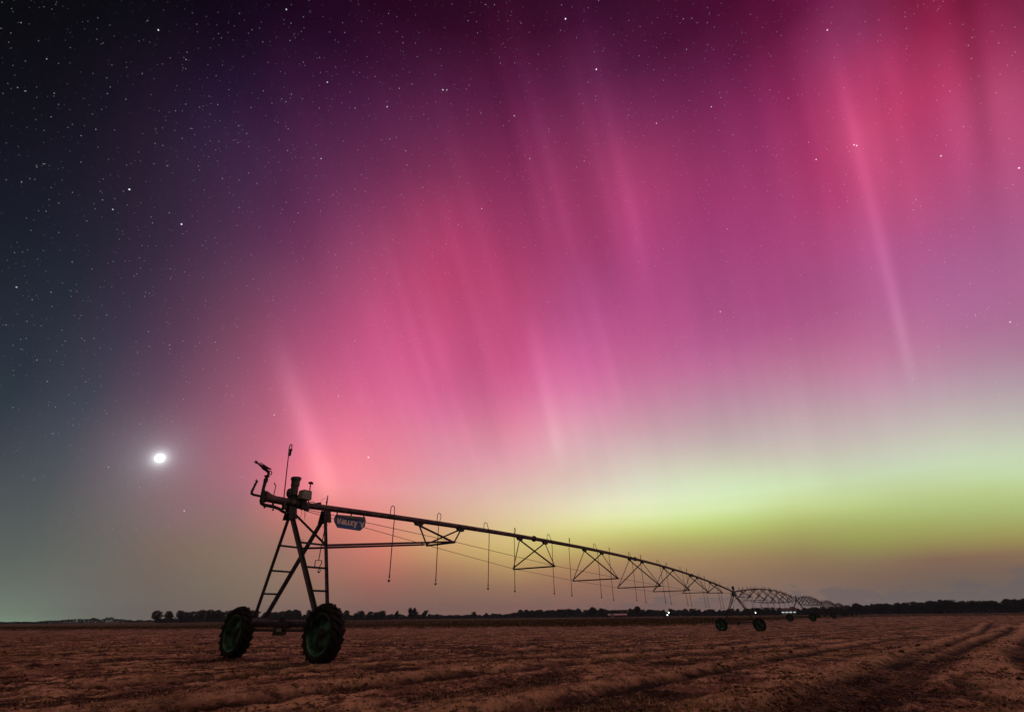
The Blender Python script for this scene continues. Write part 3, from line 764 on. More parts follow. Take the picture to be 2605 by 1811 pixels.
b = MB()   # tall riser with a hose looped over the top
b.tube([P(-.98, 0, 4.22), P(-1.07, 0, 4.9), P(-1.15, 0, 5.56), P(-1.185, 0, 5.80), P(-1.185, 0, 5.89), P(-1.165, 0, 5.935), P(-1.135, 0, 5.945), P(-1.11, 0, 5.91), P(-1.105, 0, 5.82), P(-1.12, 0, 5.74)],
       [.017, .016, .015, .015, .016, .016, .016, .016, .015, .015], 8)
b.build('upright_hose', HOSE, mach, smooth=True)
b = MB()
b.lathe([(.07, .02), (.055, .045), (.03, .05), (.015, .034), (-.15, .028), (-.16, .015)], P(-1.115, 0, 5.73), (-.06, 0, 1), 10)
b.build('hose_weight', DARK, mach, smooth=True)

b = MB()   # tall capped canister
b.lathe([(0, .11), (.26, .115), (.27, .13), (.44, .13), (.45, .148), (.485, .16), (.535, .155), (.55, .13)], P(-.69, 0, 4.42), (-.07, 0, 1), 20)
can = b.build('canister', BOXM, mach, smooth=True); can.data.materials[0] = mat('canister_paint', (.075, .072, .072), .5, .2, .3, 12)
b = MB(); b.bar(P(-.83, .04, 4.88), P(-.80, .04, 4.54), .05, .05)
b.build('side_rail', DARK, can)
b = MB(); b.bar(P(-.66, 0, 4.15), P(-.68, 0, 4.42), .18, .14, up=(0, 1, 0))
b.build('stand', DARK, can)

b = MB()   # shutoff valve
b.lathe([(-.14, .025), (-.12, .06), (-.02, .085), (.08, .07), (.12, .03)], P(-.865, .02, 4.46), (-.05, 0, 1), 12)
b.tube([P(-.83, .02, 4.22), P(-.85, .02, 4.36)], [.05, .03], 8)
b.build('valve', DARK, mach, smooth=True)

b = MB()   # junction box with rounded corners
pts = []
for (cx, cz, a0) in ((-.30, 4.54, 0), (-.54, 4.545, 90), (-.56, 4.33, 180), (-.27, 4.32, 270)):
    for q in range(4):
        a = math.radians(a0 + 30 * q); pts.append(P(cx + .03 * math.cos(a), .17, cz + .03 * math.sin(a)))
b.plate(pts, (0, 1, 0), .22)
jb = b.build('junction_box', BOXM, mach, label='grey junction box with rounded corners beside the canister')
b = MB(); b.plate([p + Vector((0, -.124, 0)) for p in pts], (0, 1, 0), .014)
b.build('lid', BOXM, jb)
b = MB()
for s in (-.5, -.34): b.bar(P(s, .1, 4.12), P(s, .12, 4.30), .04, .03)
b.build('bracket', DARK, jb)

b = MB(); b.tube([P(-.13, 0, 4.22), P(-.16, 0, 4.5), P(-.19, 0, 4.86)], [.022, .017, .017], 8)
for i in range(7): b.tube([P(-.145 - .006 * i, 0, 4.36 + .07 * i), P(-.146 - .006 * i, 0, 4.372 + .07 * i)], .023, 6)
ds_ = b.build('dome_sensor', DARK, mach)
b = MB(); b.lathe([(-.02, .05), (-.01, .085), (.03, .07), (.055, .03), (.06, 0)], P(-.185, 0, 4.88), (.1, 0, 1), 16)
b.build('dome', DARK, ds_, smooth=True)

b = MB()
b.tube([P(-.11, 0, 4.23), P(-.08, 0, 4.31), P(.05, 0, 4.325), P(.10, 0, 4.27)], .012, 6)
b.plate([P(.06, 0, 4.22), P(.34, 0, 4.22), P(.31, 0, 4.345), P(.22, 0, 4.34), P(.10, 0, 4.30)], (0, 1, 0), .06)
b.build('pipe_clamp', DARK, mach)
b = MB(); b.tube([P(.28, 0, 4.33), P(.33, 0, 4.43), P(.40, 0, 4.49), P(.47, 0, 4.505), P(.52, 0, 4.5)], .0045, 5)
b.build('wire', WIRE, mach)
b = MB(); b.tube([P(.54, 0, 4.2), P(.54, 0, 4.33), P(.525, 0, 4.4), P(.53, 0, 4.47), P(.525, 0, 4.60), P(.523, 0, 4.63)], [.018, .018, .03, .02, .014, .008], 8)
b.build('antenna', DARK, mach)
b = MB()   # clamps and elbows crowding the pipe over the first frame
b.lathe([(-.10, .10), (-.09, .145), (.09, .145), (.10, .10)], P(-.52, 0, HPB), (1, 0, 0), 16)
b.lathe([(-.04, .10), (-.04, .14), (.04, .14), (.04, .10)], P(-.78, 0, HPB), (1, 0, 0), 16)
b.box(P(-.35, .1, HPB - .05), Vector((.08, 0, 0)), Vector((0, .07, 0)), Vector((0, 0, .1)))
b.box(P(-.22, .12, HPB - .12), Vector((.06, 0, 0)), Vector((0, .05, 0)), Vector((0, 0, .07)))
b.box(P(-.42, .12, HPB + .05), Vector((.05, 0, 0)), Vector((0, .05, 0)), Vector((0, 0, .09)))
b.build('pipe_coupling', DARK, mach, smooth=True)
for pts in ([(-.91, 3.82), (-.88, 3.74), (-.76, 3.67), (-.62, 3.66), (-.55, 3.69)], [(-.41, 3.48), (-.43, 3.3), (-.435, 3.17), (-.40, 3.135), (-.30, 3.13), (-.10, 3.135)],
            [(-.40, 4.0), (-.36, 3.88), (-.40, 3.74), (-.47, 3.66)], [(-.30, 4.0), (-.25, 3.85), (-.22, 3.72), (-.2, 3.70)], [(-.18, 4.02), (-.24, 3.9), (-.23, 3.76)],
            [(.70, 3.8), (.62, 3.66), (.5, 3.6), (.40, 3.6)]):
    b = MB(); b.tube([P(s, .12, z) for s, z in pts], .005, 5)
    b.build('wire', WIRE, mach)

# ---- the hanging sign
poly = [(.93, 4.04), (.89, 3.96), (.895, 3.84), (1.07, 3.655), (1.99, 3.665), (2.16, 3.84), (2.16, 4.03), (2.10, 4.12)]
b = MB(); b.plate([P(s, .06, z) for s, z in poly], (0, 1, 0), .05)
sign = b.build('sign_panel', BLUE, mach, label='blue eight-sided sign panel hung under the pipe')
b = MB()
b.box(P(1.515, .075, 4.045), Vector((.58, 0, .038)), Vector((0, .05, 0)), Vector((0, 0, .042)))
b.build('top_rail', GREYP, sign)
for s, z0 in ((.96, 4.0), (1.53, 4.06), (2.07, 4.08)):
    b = MB(); b.bar(P(s + .01, .06, pipe_z(s) - PR * .8), P(s - .02, .06, z0), .028, .035, up=(0, 1, 0))
    b.build('hanger_strap', DARK, sign)


def glyphs():
    """block letters V A L L E Y with wide strokes, as polygons in a 0..1 high cell"""
    g = {}
    g['v'] = (.78, [[(0, 1), (.27, 1), (.39, .38), (.52, 1), (.78, 1), (.54, 0), (.24, 0)]])
    g['a'] = (.62, [[(0, .1), (.1, 0), (.62, 0), (.62, .72), (.5, .82), (.08, .82), (.08, .62), (.38, .62), (.38, .52), (.1, .52), (0, .42)], ])
    g['l'] = (.46, [[(0, 0), (0, .82), (.24, .82), (.24, .22), (.46, .22), (.46, 0)]])
    g['e'] = (.52, [[(0, 0), (0, .82), (.5, .82), (.5, .62), (.24, .62), (.24, .52), (.46, .52), (.46, .34), (.24, .34), (.24, .2), (.52, .2), (.52, 0)]])
    g['y'] = (.66, [[(0, .82), (.25, .82), (.33, .4), (.42, .82), (.66, .82), (.34, -.36), (.08, -.36), (.2, .04)]])
    return g


G = glyphs()
b = MB(); x = 0.0; H = .20
slope = .012 / 1.0
for ch in 'valley':
    w, polys = G[ch]
    for pl in polys:
        b.plate([P(.965 + (x + px) * H * 1.13, .0885, 3.775 + pz * H * .93 + slope * x * H) for px, pz in pl], (0, 1, 0), .006)
    x += w + .05
b.build('lettering', LETTER, sign, label='white block lettering spelling VALLEY')
b = MB()   # winged V emblem at the right end
for pl in ([(0, .95), (.42, .95), (.50, .78), (.12, .78)], [(.08, .66), (.34, .66), (.42, .50), (.16, .50)], [(.40, .62), (.62, -.38), (.80, -.38), (1.12, .95), (.90, .95), (.71, .2), (.60, .62)]):
    b.plate([P(1.845 + px * .25, .0885, 3.825 + pz * .17) for px, pz in pl], (0, 1, 0), .006)
b.build('emblem', LETTER, sign)

# ------------------------------------------------------------------ the field
def hash2(ix, iy, seed):
    h = (ix.astype(np.int64) * 374761393 + iy.astype(np.int64) * 668265263 + seed * 982451653) & 0xFFFFFFFF
    h = ((h ^ (h >> 13)) * 1274126177) & 0xFFFFFFFF
    h = h ^ (h >> 16)
    return (h & 0xFFFFFF) / float(0xFFFFFF)


def vnoise(x, y, seed=0):
    ix, iy = np.floor(x), np.floor(y)
    fx, fy = x - ix, y - iy
    fx = fx * fx * (3 - 2 * fx); fy = fy * fy * (3 - 2 * fy)
    a = hash2(ix, iy, seed); b = hash2(ix + 1, iy, seed); c = hash2(ix, iy + 1, seed); d = hash2(ix + 1, iy + 1, seed)
    return (a * (1 - fx) + b * fx) * (1 - fy) + (c * (1 - fx) + d * fx) * fy - .5


def fbm(x, y, seed=0, octs=4, gain=.5):
    o = np.zeros_like(x); a = 1.0; f = 1.0
    for k in range(octs):
        o += a * vnoise(x * f + 17.3 * k, y * f - 9.1 * k, seed + k); a *= gain; f *= 2.03
    return o


ROW = math.radians(45)                      # the rows run to the north-east
RX, RY = math.sin(ROW), math.cos(ROW)


def seg_dist(x, y, pl):
    """signed distance to a polyline (left negative)"""
    best = np.full_like(x, 1e9); sg = np.ones_like(x)
    pl = [(-3 * (pl[1][0] - pl[0][0]) + pl[0][0], -3 * (pl[1][1] - pl[0][1]) + pl[0][1])] + pl
    e = pl[-1]; e0 = pl[-2]; pl = pl + [(e[0] + 6 * (e[0] - e0[0]), e[1] + 6 * (e[1] - e0[1]))]
    for (ax, ay), (bx, by) in zip(pl[:-1], pl[1:]):
        ux, uy = bx - ax, by - ay; L2 = ux * ux + uy * uy
        t = np.clip(((x - ax) * ux + (y - ay) * uy) / L2, 0, 1)
        qx, qy = x - ax - t * ux, y - ay - t * uy
        d = np.hypot(qx, qy); s = np.sign(ux * (y - ay) - uy * (x - ax))
        m = d < best
        best = np.where(m, d, best); sg = np.where(m, s, sg)
    return best * -sg                          # right of the track positive


TRK = dict(a=[(-.1, 12.4), (1.9, 14.6), (4.8, 17.3), (7.6, 19.9), (11.9, 24.6), (18.0, 29.5)],
           b=[(-.1, 16.2), (2.4, 18.3), (5.9, 22.0), (10.5, 27.5)],
           c=[(3.1, 6.8), (5.4, 9.3), (6.9, 10.9), (11.9, 16.5), (20.6, 25.9)],
           d=[(5.6, 8.7), (8.3, 11.6), (16.4, 20.3), (22.7, 26.8)],
           g=[(-8.3, 15.9), (-10.2, 15.25), (-13.0, 14.4)],  # shallow dark band running left from the left wheel
           e=[(2.7, 10.2), (4.3, 12.1), (5.7, 13.7), (9.0, 17.4)],
           f=[(7.1, 6.6), (10.5, 10.9), (15.5, 16.9), (24.0, 25.6)])
EDGE_A = [-70, -50, -42, -34, -24, -13, 0, 10, 17, 22, 25, 28, 34, 44, 50, 70]
EDGE_R = [118, 122, 125, 116, 112, 106, 94, 92, 94, 104, 122, 165, 230, 250, 250, 260]


def field_edge(x, y):
    return np.interp(np.degrees(np.arctan2(x, y)), EDGE_A, EDGE_R) + 5 * vnoise(x / 14, y / 14, 91)


def ground_fields(x, y):
    """height and surface measures at plan points"""
    r = np.hypot(x, y)
    s = (x - T1.x) * UD.x + (y - T1.y) * UD.y
    base = np.interp(s, [-60, 0, SPAN, 2 * SPAN, 4 * SPAN], [.0, 0.0, -.741, -.422, -.42])
    # coordinates along and across the rows
    p = x * RX + y * RY; q = x * RY - y * RX
    ed = r - field_edge(x, y)
    far = np.clip(ed / 4, 0, 1)
    z = np.zeros_like(x)
    clods = fbm(p * 1.6, q * 3.2, 3, 4, .62)                      # clumps drawn out along the rows
    fine = fbm(p * 4.2, q * 6.0, 9, 5, .68)
    big = fbm(x * .11, y * .11, 21, 3)
    dark = np.clip((fbm(p * .55 + 5, q * 1.5, 33, 5, .62)) * 2.1 + .05, -1, 1)
    amp = np.clip(1.2 - r / 260, .5, 1)
    z += .026 * clods * amp + .040 * fine * (r < 70) + .015 * big
    z -= .020 * np.clip(dark, 0, 1)
    ruts = np.zeros_like(x); ridge = np.zeros_like(x)
    wob = .07 * vnoise(p * .55, q * .3, 5) + .05 * vnoise(p * 2.3, q, 6)
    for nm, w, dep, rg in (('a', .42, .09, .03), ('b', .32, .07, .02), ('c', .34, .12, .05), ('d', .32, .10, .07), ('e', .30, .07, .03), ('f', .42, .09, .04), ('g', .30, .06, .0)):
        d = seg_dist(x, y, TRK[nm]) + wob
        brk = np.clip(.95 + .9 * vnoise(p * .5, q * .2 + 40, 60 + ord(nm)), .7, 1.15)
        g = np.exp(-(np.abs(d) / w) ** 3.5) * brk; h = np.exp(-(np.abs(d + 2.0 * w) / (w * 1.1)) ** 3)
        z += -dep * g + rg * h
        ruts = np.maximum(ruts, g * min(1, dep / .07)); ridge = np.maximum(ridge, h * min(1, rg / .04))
    # faint parallel rows elsewhere
    rows = np.sin(q * 2 * math.pi / .95 + 1.6 * vnoise(p * .12, q * .2, 44))
    rw = np.clip(.5 + 1.4 * vnoise(x * .05, y * .05, 71), 0, 1)
    z += .008 * rows * rw * (r < 120)
    azd = np.degrees(np.arctan2(x, y))
    dark = np.clip(dark + .42 * np.clip(rows, -.6, 1) * rw * np.clip((azd + 5) / 35, .15, 1), -1, 1)
    # unmown strip beyond the field edge
    z = z * (1 - .6 * far) + far * (.30 + .16 * fbm(x * .35, y * .35, 51, 3) + .20 * vnoise(x * .045, y * .045, 52))
    # around the wheels the soil is pressed flat
    for k in range(3):
        for t in (-2.118, 2.118):
            w = T1 + UD * (k * SPAN - .31) + VD * t
            d2 = (x - w.x) ** 2 + (y - w.y) ** 2
            z *= (1 - .85 * np.exp(-d2 / .8)); z += .05 * np.exp(-((np.sqrt(d2) - .33) / .12) ** 2)
    return base + z, dark, ruts, ridge, far, clods, big, r


def build_ground():
    # directions dense in front of the camera; rings spaced so each is about a pixel apart on the image
    fr = np.radians(np.concatenate([np.arange(-180, -62, 4.0), np.arange(-62, 62, .155), np.arange(62, 180, 4.0)]))
    na = len(fr)
    r = [3.0]
    while r[-1] < 3900:
        q = r[-1]
        r.append(q + max(.028, min(.0065 * q, .035 + q * q * .00105)) if q < 150 else q * 1.045)
    r = np.array(r); nr = len(r)
    A, R = np.meshgrid(fr, r)
    X = np.sin(A) * R; Y = np.cos(A) * R
    Z, dark, ruts, ridge, far, clods, big, rr = ground_fields(X, Y)
    Z = np.where(rr > 300, Z * .0 - .42 + .3, Z)
    v = np.stack([X.ravel(), Y.ravel(), Z.ravel()], 1)
    v = np.vstack([v, [[0, 0, 0]]])
    i = np.arange(nr - 1)[:, None] * na; j = np.arange(na)[None, :]; j2 = (j + 1) % na
    quads = np.stack([i + j, i + na + j, i + na + j2, i + j2], -1).reshape(-1, 4)
    quads = quads[:, ::-1]
    tri = np.stack([np.full(na, nr * na), np.arange(na), (np.arange(na) + 1) % na], 1)[:, ::-1]
    me = bpy.data.meshes.new('ground')
    me.vertices.add(len(v)); me.vertices.foreach_set('co', v.astype(np.float32).ravel())
    nl = quads.size + tri.size
    me.loops.add(nl); me.loops.foreach_set('vertex_index', np.concatenate([quads.ravel(), tri.ravel()]).astype(np.int32))
    me.polygons.add(len(quads) + len(tri))
    ls = np.concatenate([np.arange(len(quads)) * 4, quads.size + np.arange(len(tri)) * 3]).astype(np.int32)
    me.polygons.foreach_set('loop_start', ls)
    me.update(calc_edges=True); me.validate()
    me.polygons.foreach_set('use_smooth', [True] * len(me.polygons))

    def attr(nm, a):
        at = me.attributes.new(nm, 'FLOAT', 'POINT')
        at.data.foreach_set('value', np.append(a.ravel(), 0).astype(np.float32))
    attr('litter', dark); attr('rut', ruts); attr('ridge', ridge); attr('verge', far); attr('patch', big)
    o = bpy.data.objects.new('ground', me); COL.objects.link(o)
    o['kind'] = 'structure'
    return o


ground = build_ground()
gm_ = bpy.data.materials.new('bare_field_soil'); gm_.use_nodes = True
NT = gm_.node_tree
bs = NT.nodes['Principled BSDF']
bs.inputs['Roughness'].default_value = .95
bs.inputs['Specular IOR Level'].default_value = .1


def AT(nm):
    n = N('ShaderNodeAttribute', attribute_type='GEOMETRY', attribute_name=nm)
    return n.outputs['Fac']


co = N('ShaderNodeTexCoord').outputs['Object']
mp = N('ShaderNodeMapping'); NT.links.new(co, mp.inputs[0])
mp.inputs['Rotation'].default_value = (0, 0, ROW); mp.inputs['Scale'].default_value = (1.7, .75, 1.0)


def NZ(scale, detail=5.0, rough=.6, vec=None):
    n = N('ShaderNodeTexNoise'); NT.links.new(vec or mp.outputs[0], n.inputs['Vector'])
    n.inputs['Scale'].default_value = scale; n.inputs['Detail'].default_value = detail; n.inputs['Roughness'].default_value = rough
    return n.outputs[0]


n_f = NZ(7.0, 8, .72); n_m = NZ(1.3, 6, .65); n_s = NZ(26.0, 4, .7); n_l = NZ(.12, 3, .5, co)
# mottling of bare soil, chaff and dark trash at every scale from three metres to a few centimetres
w1 = NZ(.55, 10, .86); w2 = NZ(1.7, 9, .84, co); w3 = NZ(.30, 9, .84)
SOIL = (.20, .108, .078, 1); SOIL2 = (.60, .41, .27, 1); LIT = (.020, .012, .008, 1); STRAW = (.62, .45, .26, 1); OLIVE = (.26, .175, .075, 1); VERGE = (.055, .040, .014, 1)
c = MIXC(RNG(w1, .48, .555, smooth=True), SOIL, SOIL2)
c = MIXC(RNG(w3, .51, .58, 0, .75, smooth=True), c, STRAW)
yel = M('ADD', M('MULTIPLY', AT('patch'), 1.4), M('MULTIPLY', M('SUBTRACT', n_l, .5), 2.2))
c = MIXC(RNG(yel, -.1, .6, .0, .5, smooth=True), c, OLIVE)
c = MIXC(RNG(w2, .50, .445, 0, .92, smooth=True), c, (.038, .021, .015, 1))
lt = M('ADD', AT('litter'), M('MULTIPLY', M('SUBTRACT', w1, .5), 7.0))
c = MIXC(RNG(lt, .12, .6, 0, .92, smooth=True), c, LIT)
c = MIXC(M('MULTIPLY', AT('ridge'), RNG(w2, .44, .52, .25, .9)), c, (.56, .39, .25, 1))
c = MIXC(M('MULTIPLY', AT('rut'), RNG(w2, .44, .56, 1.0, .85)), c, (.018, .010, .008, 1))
vg = MIXC(RNG(n_m, .4, .62, smooth=True), VERGE, (.10, .055, .022, 1))
c = MIXC(AT('verge'), c, vg)
NT.links.new(c, bs.inputs['Base Color'])
bp = N('ShaderNodeBump'); bp.inputs['Strength'].default_value = .9; bp.inputs['Distance'].default_value = .06
hh = M('ADD', M('MULTIPLY', n_f, 1.0), M('MULTIPLY', n_s, .5))
NT.links.new(hh, bp.inputs['Height']); NT.links.new(bp.outputs[0], bs.inputs['Normal'])
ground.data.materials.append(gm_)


def soup(name, mt, V, F, kind='stuff', label=None, cat=None):
    me = bpy.data.meshes.new(name)
    me.vertices.add(len(V)); me.vertices.foreach_set('co', V.astype(np.float32).ravel())
    k = F.shape[1]
    me.loops.add(F.size); me.loops.foreach_set('vertex_index', F.astype(np.int32).ravel())
    me.polygons.add(len(F)); me.polygons.foreach_set('loop_start', (np.arange(len(F)) * k).astype(np.int32))
    me.update(calc_edges=True)
    if mt: me.materials.append(mt)
    o = bpy.data.objects.new(name, me); COL.objects.link(o)
    if kind: o['kind'] = kind
    if label: o['label'] = label
    if cat: o['category'] = cat
    return o


def blades(X, Y, Z, H, Wd, lean, az=None):
    """thin three-cornered stalks"""
    n = len(X); a = rng.uniform(0, 2 * np.pi, n) if az is None else az
    dx_, dy_ = np.cos(a), np.sin(a)
    la = rng.uniform(0, 2 * np.pi, n); lx, ly = np.cos(la) * lean * H, np.sin(la) * lean * H
    v0 = np.stack([X - dx_ * Wd / 2, Y - dy_ * Wd / 2, Z], 1); v1 = np.stack([X + dx_ * Wd / 2, Y + dy_ * Wd / 2, Z], 1)
    v2 = np.stack([X + lx, Y + ly, Z + H], 1)
    V = np.stack([v0, v1, v2], 1).reshape(-1, 3)
    F = np.arange(3 * n).reshape(-1, 3)
    return V, F


def leafmat(name, ca, cb, rough=.9):
    m = bpy.data.materials.new(name); m.use_nodes = True
    nt = m.node_tree; b = nt.nodes['Principled BSDF']
    g = nt.nodes.new('ShaderNodeNewGeometry'); rp = nt.nodes.new('ShaderNodeValToRGB')
    rp.color_ramp.elements[0].color = (*ca, 1); rp.color_ramp.elements[1].color = (*cb, 1)
    nt.links.new(g.outputs['Random Per Island'], rp.inputs[0]); nt.links.new(rp.outputs[0], b.inputs['Base Color'])
    b.inputs['Roughness'].default_value = rough; b.inputs['Specular IOR Level'].default_value = .1
    return m


def scatter(n, rmin, rmax, amin=-56, amax=56):
    u = rng.uniform(0, 1, n)
    r = 1 / (1 / rmin + u * (1 / rmax - 1 / rmin))          # even in the picture, not in plan
    a = np.radians(rng.uniform(amin, amax, n))
    return np.sin(a) * r, np.cos(a) * r, r


# cut stalks and trash lying over the soil
X, Y, R_ = scatter(420000, 5.2, 85)
Z, dark, ruts, ridge, far, clods, big, rr = ground_fields(X, Y)
keep = (far < .5) & (rng.uniform(0, 1, len(X)) < np.clip(.35 + 2.2 * fbm(X * 1.1, Y * 1.1, 77, 3), .02, 1) * np.clip((R_ - 4) / 16, .22, 1)) & (ruts < .3)
X, Y, Z, R_ = X[keep], Y[keep], Z[keep], R_[keep]
H = rng.uniform(.008, .05, len(X)) * np.clip(.7 + R_ / 40, .8, 2.2); W_ = rng.uniform(.006, .02, len(X)) * np.clip(R_ / 10, 1, 6)
V, F = blades(X, Y, Z - .01, H, W_, rng.uniform(.3, 2.6, len(X)))
soup('crop_stubble', leafmat('dry_stubble', (.03, .018, .012), (.62, .43, .30)), V, F)

# darker clumps of rotting litter and low weeds
X, Y, R_ = scatter(4500, 5.2, 70)
Z, dark, ruts, ridge, far, clods, big, rr = ground_fields(X, Y)
keep = (far < .5) & (dark + rng.uniform(-.4, .4, len(X)) > .15)
cx, cy = X[keep], Y[keep]; m_ = len(cx); per = 16
X = np.repeat(cx, per) + rng.normal(0, .13, m_ * per); Y = np.repeat(cy, per) + rng.normal(0, .10, m_ * per)
Z = ground_fields(X, Y)[0]
sz = np.repeat(rng.uniform(.5, 1.5, m_), per)
V, F = blades(X, Y, Z - .01, rng.uniform(.008, .032, len(X)) * sz, rng.uniform(.012, .035, len(X)) * sz * np.clip(np.hypot(X, Y) / 16, 1, 3), rng.uniform(.2, 1.3, len(X)))
soup('litter_clumps', leafmat('rotting_litter', (.022, .012, .009), (.12, .066, .046)), V, F)

# clods of turned soil, dark and crumbly, thickest near the wheel tracks
def clod_template():
    b_ = bmesh.new(); bmesh.ops.create_icosphere(b_, subdivisions=1, radius=1.0)
    V_ = np.array([v.co[:] for v in b_.verts]); F_ = np.array([[v.index for v in f.verts] for f in b_.faces]); b_.free()
    return V_, F_


TV, TF = clod_template()
X, Y, R_ = scatter(70000, 5.3, 50)
Z, dark, ruts, ridge, far, clods, big, rr = ground_fields(X, Y)
cn_ = fbm(X * .9, Y * .9, 131, 4)
keep = rng.uniform(0, 1, len(X)) < np.clip(-.06 + 1.7 * cn_ + .35 * np.clip(dark, 0, 1) + .3 * ruts, 0, .9)
X, Y, Z, R_ = X[keep], Y[keep], Z[keep], R_[keep]
n_ = len(X)
sz = rng.uniform(.006, .024, n_) * (1 + rng.uniform(0, 1, n_) ** 8 * 1.2) * np.clip(R_ / 12, .9, 2.0)
sh = TV[None] * (1 + rng.normal(0, .26, (n_, len(TV)))[:, :, None])
sh = sh * (sz[:, None] * np.stack([rng.uniform(.8, 1.9, n_), rng.uniform(.8, 1.5, n_), rng.uniform(.45, .8, n_)], 1))[:, None, :]
ang = rng.uniform(0, 6.28, n_); ca_, sa_ = np.cos(ang)[:, None], np.sin(ang)[:, None]
sh = np.stack([sh[:, :, 0] * ca_ - sh[:, :, 1] * sa_, sh[:, :, 0] * sa_ + sh[:, :, 1] * ca_, sh[:, :, 2]], 2)
V = (sh + np.stack([X, Y, Z + sz * .2], 1)[:, None, :]).reshape(-1, 3)
F = (TF[None] + (np.arange(n_) * len(TV))[:, None, None]).reshape(-1, 3)
soup('soil_clods', leafmat('soil_clods', (.03, .017, .013), (.21, .115, .085)), V, F)

# pale tufts of dry grass, most on the right and along the ridge
X, Y, R_ = scatter(1500, 5.2, 90)
Z, dark, ruts, ridge, far, clods, big, rr = ground_fields(X, Y)
a_ = np.degrees(np.arctan2(X, Y))
keep = (far < .5) & (rng.uniform(0, 1, len(X)) < np.clip(.10 + .9 * ridge + .5 * np.clip((a_ - 30) / 20, 0, 1) + 1.2 * np.clip(big, 0, 1), 0, 1)) & (ruts < .4)
cx, cy = X[keep], Y[keep]; m_ = len(cx); per = 46
X = np.repeat(cx, per) + rng.normal(0, .12, m_ * per); Y = np.repeat(cy, per) + rng.normal(0, .12, m_ * per)
Z = ground_fields(X, Y)[0]
sz = np.repeat(rng.uniform(.5, 1.35, m_), per)
V, F = blades(X, Y, Z - .01, rng.uniform(.02, .085, len(X)) * sz, rng.uniform(.006, .014, len(X)) * np.clip(np.hypot(X, Y) / 14, 1, 4), rng.uniform(.1, .9, len(X)))
soup('grass_tufts', leafmat('dry_grass', (.20, .12, .07), (.55, .38, .22)), V, F)

# the unmown strip beyond the field: dense low growth
X, Y, R_ = scatter(90000, 88, 330)
Z, dark, ruts, ridge, far, clods, big, rr = ground_fields(X, Y)
keep = far > .3
X, Y, Z, R_ = X[keep], Y[keep], Z[keep], R_[keep]
V, F = blades(X, Y, Z - .05, rng.uniform(.15, .42, len(X)), rng.uniform(.08, .22, len(X)), rng.uniform(.1, .6, len(X)))
soup('unmown_growth', leafmat('unmown_growth', (.028, .020, .008), (.10, .072, .024)), V, F)

# ------------------------------------------------------------------ far trees and farm
LEAF = leafmat('tree_foliage', (.018, .024, .016), (.055, .065, .040))
BARK = mat('tree_bark', (.06, .045, .035), .9, 0, .3, 3)


def crown_verts(rg, clumps, n, leaf):
    """leaf-sized quads spread through a set of ellipsoid clumps (cx,cy,cz,rx,rz)"""
    vol = np.array([c[3] * c[3] * c[4] for c in clumps]); vol = vol / vol.sum()
    V = []
    for c, f in zip(clumps, vol):
        k = max(8, int(n * f))
        d = rg.normal(0, 1, (k, 3)); d /= np.linalg.norm(d, axis=1)[:, None]
        rad = rg.uniform(.25, 1, k) ** .45
        p = d * rad[:, None] * np.array([c[3], c[3], c[4]]) + np.array(c[:3])
        a = rg.normal(0, 1, (k, 3)); a /= np.linalg.norm(a, axis=1)[:, None]
        b = np.cross(a, rg.normal(0, 1, (k, 3))); b /= np.linalg.norm(b, axis=1)[:, None]
        s = (leaf * rg.uniform(.5, 1.2, k))[:, None]
        V.append(np.stack([p - a * s, p + b * s * .6, p + a * s, p - b * s * .6], 1))
    V = np.concatenate(V).reshape(-1, 3)
    return V, np.arange(len(V)).reshape(-1, 4)


def tree_protos():
    protos = []
    for i in range(7):
        rg = np.random.default_rng(100 + i)
        cl = []
        h = 8.0
        wide = [3.6, 3.0, 4.4, 2.4, 3.4, 2.0, 3.8][i]
        for k in range(13 if i != 5 else 9):
            a = rg.uniform(0, 6.28); rr_ = rg.uniform(.1, .75) * wide
            zc = rg.uniform(.30, .86) * h if i != 5 else rg.uniform(.25, .9) * h
            if i == 5: rr_ *= (1.1 - zc / h)
            cl.append((rr_ * math.cos(a), rr_ * math.sin(a), zc, rg.uniform(.9, 1.6), rg.uniform(.7, 1.2)))
        cl.append((0, 0, h * .66, wide * .62, h * .26))
        V, F = crown_verts(rg, cl, 1500, .36)
        me = bpy.data.meshes.new('crown'); me.from_pydata(V.tolist(), [], F.tolist()); me.materials.append(LEAF)
        b = MB()
        b.tube([(0, 0, -.5), (.05, 0, h * .3), (.1, .1, h * .62)], [.28, .2, .08], 7)
        for c in cl[:6]:
            b.tube([(.03, 0, h * rg.uniform(.22, .45)), ((c[0]) * .5, c[1] * .5, c[2] * .8), (c[0], c[1], c[2])], [.12, .07, .03], 5)
        protos.append((me, b.mesh('trunk', BARK), h))
    return protos


PROT = tree_protos()
GZ = -.15


def tree(azd, R, hgt, kind, label, group, wid=1.0):
    cm, tm_, h = PROT[kind]
    a = math.radians(azd)
    e = empty('tree', (math.sin(a) * R, math.cos(a) * R, GZ), random.uniform(0, 6.28))
    k = hgt / h; e.scale = (k * wid, k * wid, k)
    tag(e, label, 'tree', group)
    for nm, me in (('crown', cm), ('trunk', tm_)):
        o = bpy.data.objects.new(nm, me); COL.objects.link(o); o.parent = e
    return e


def hh_at(eld, R):
    """tree height that reaches an elevation in degrees at distance R"""
    return math.tan(math.radians(eld)) * R + CAM_H - GZ


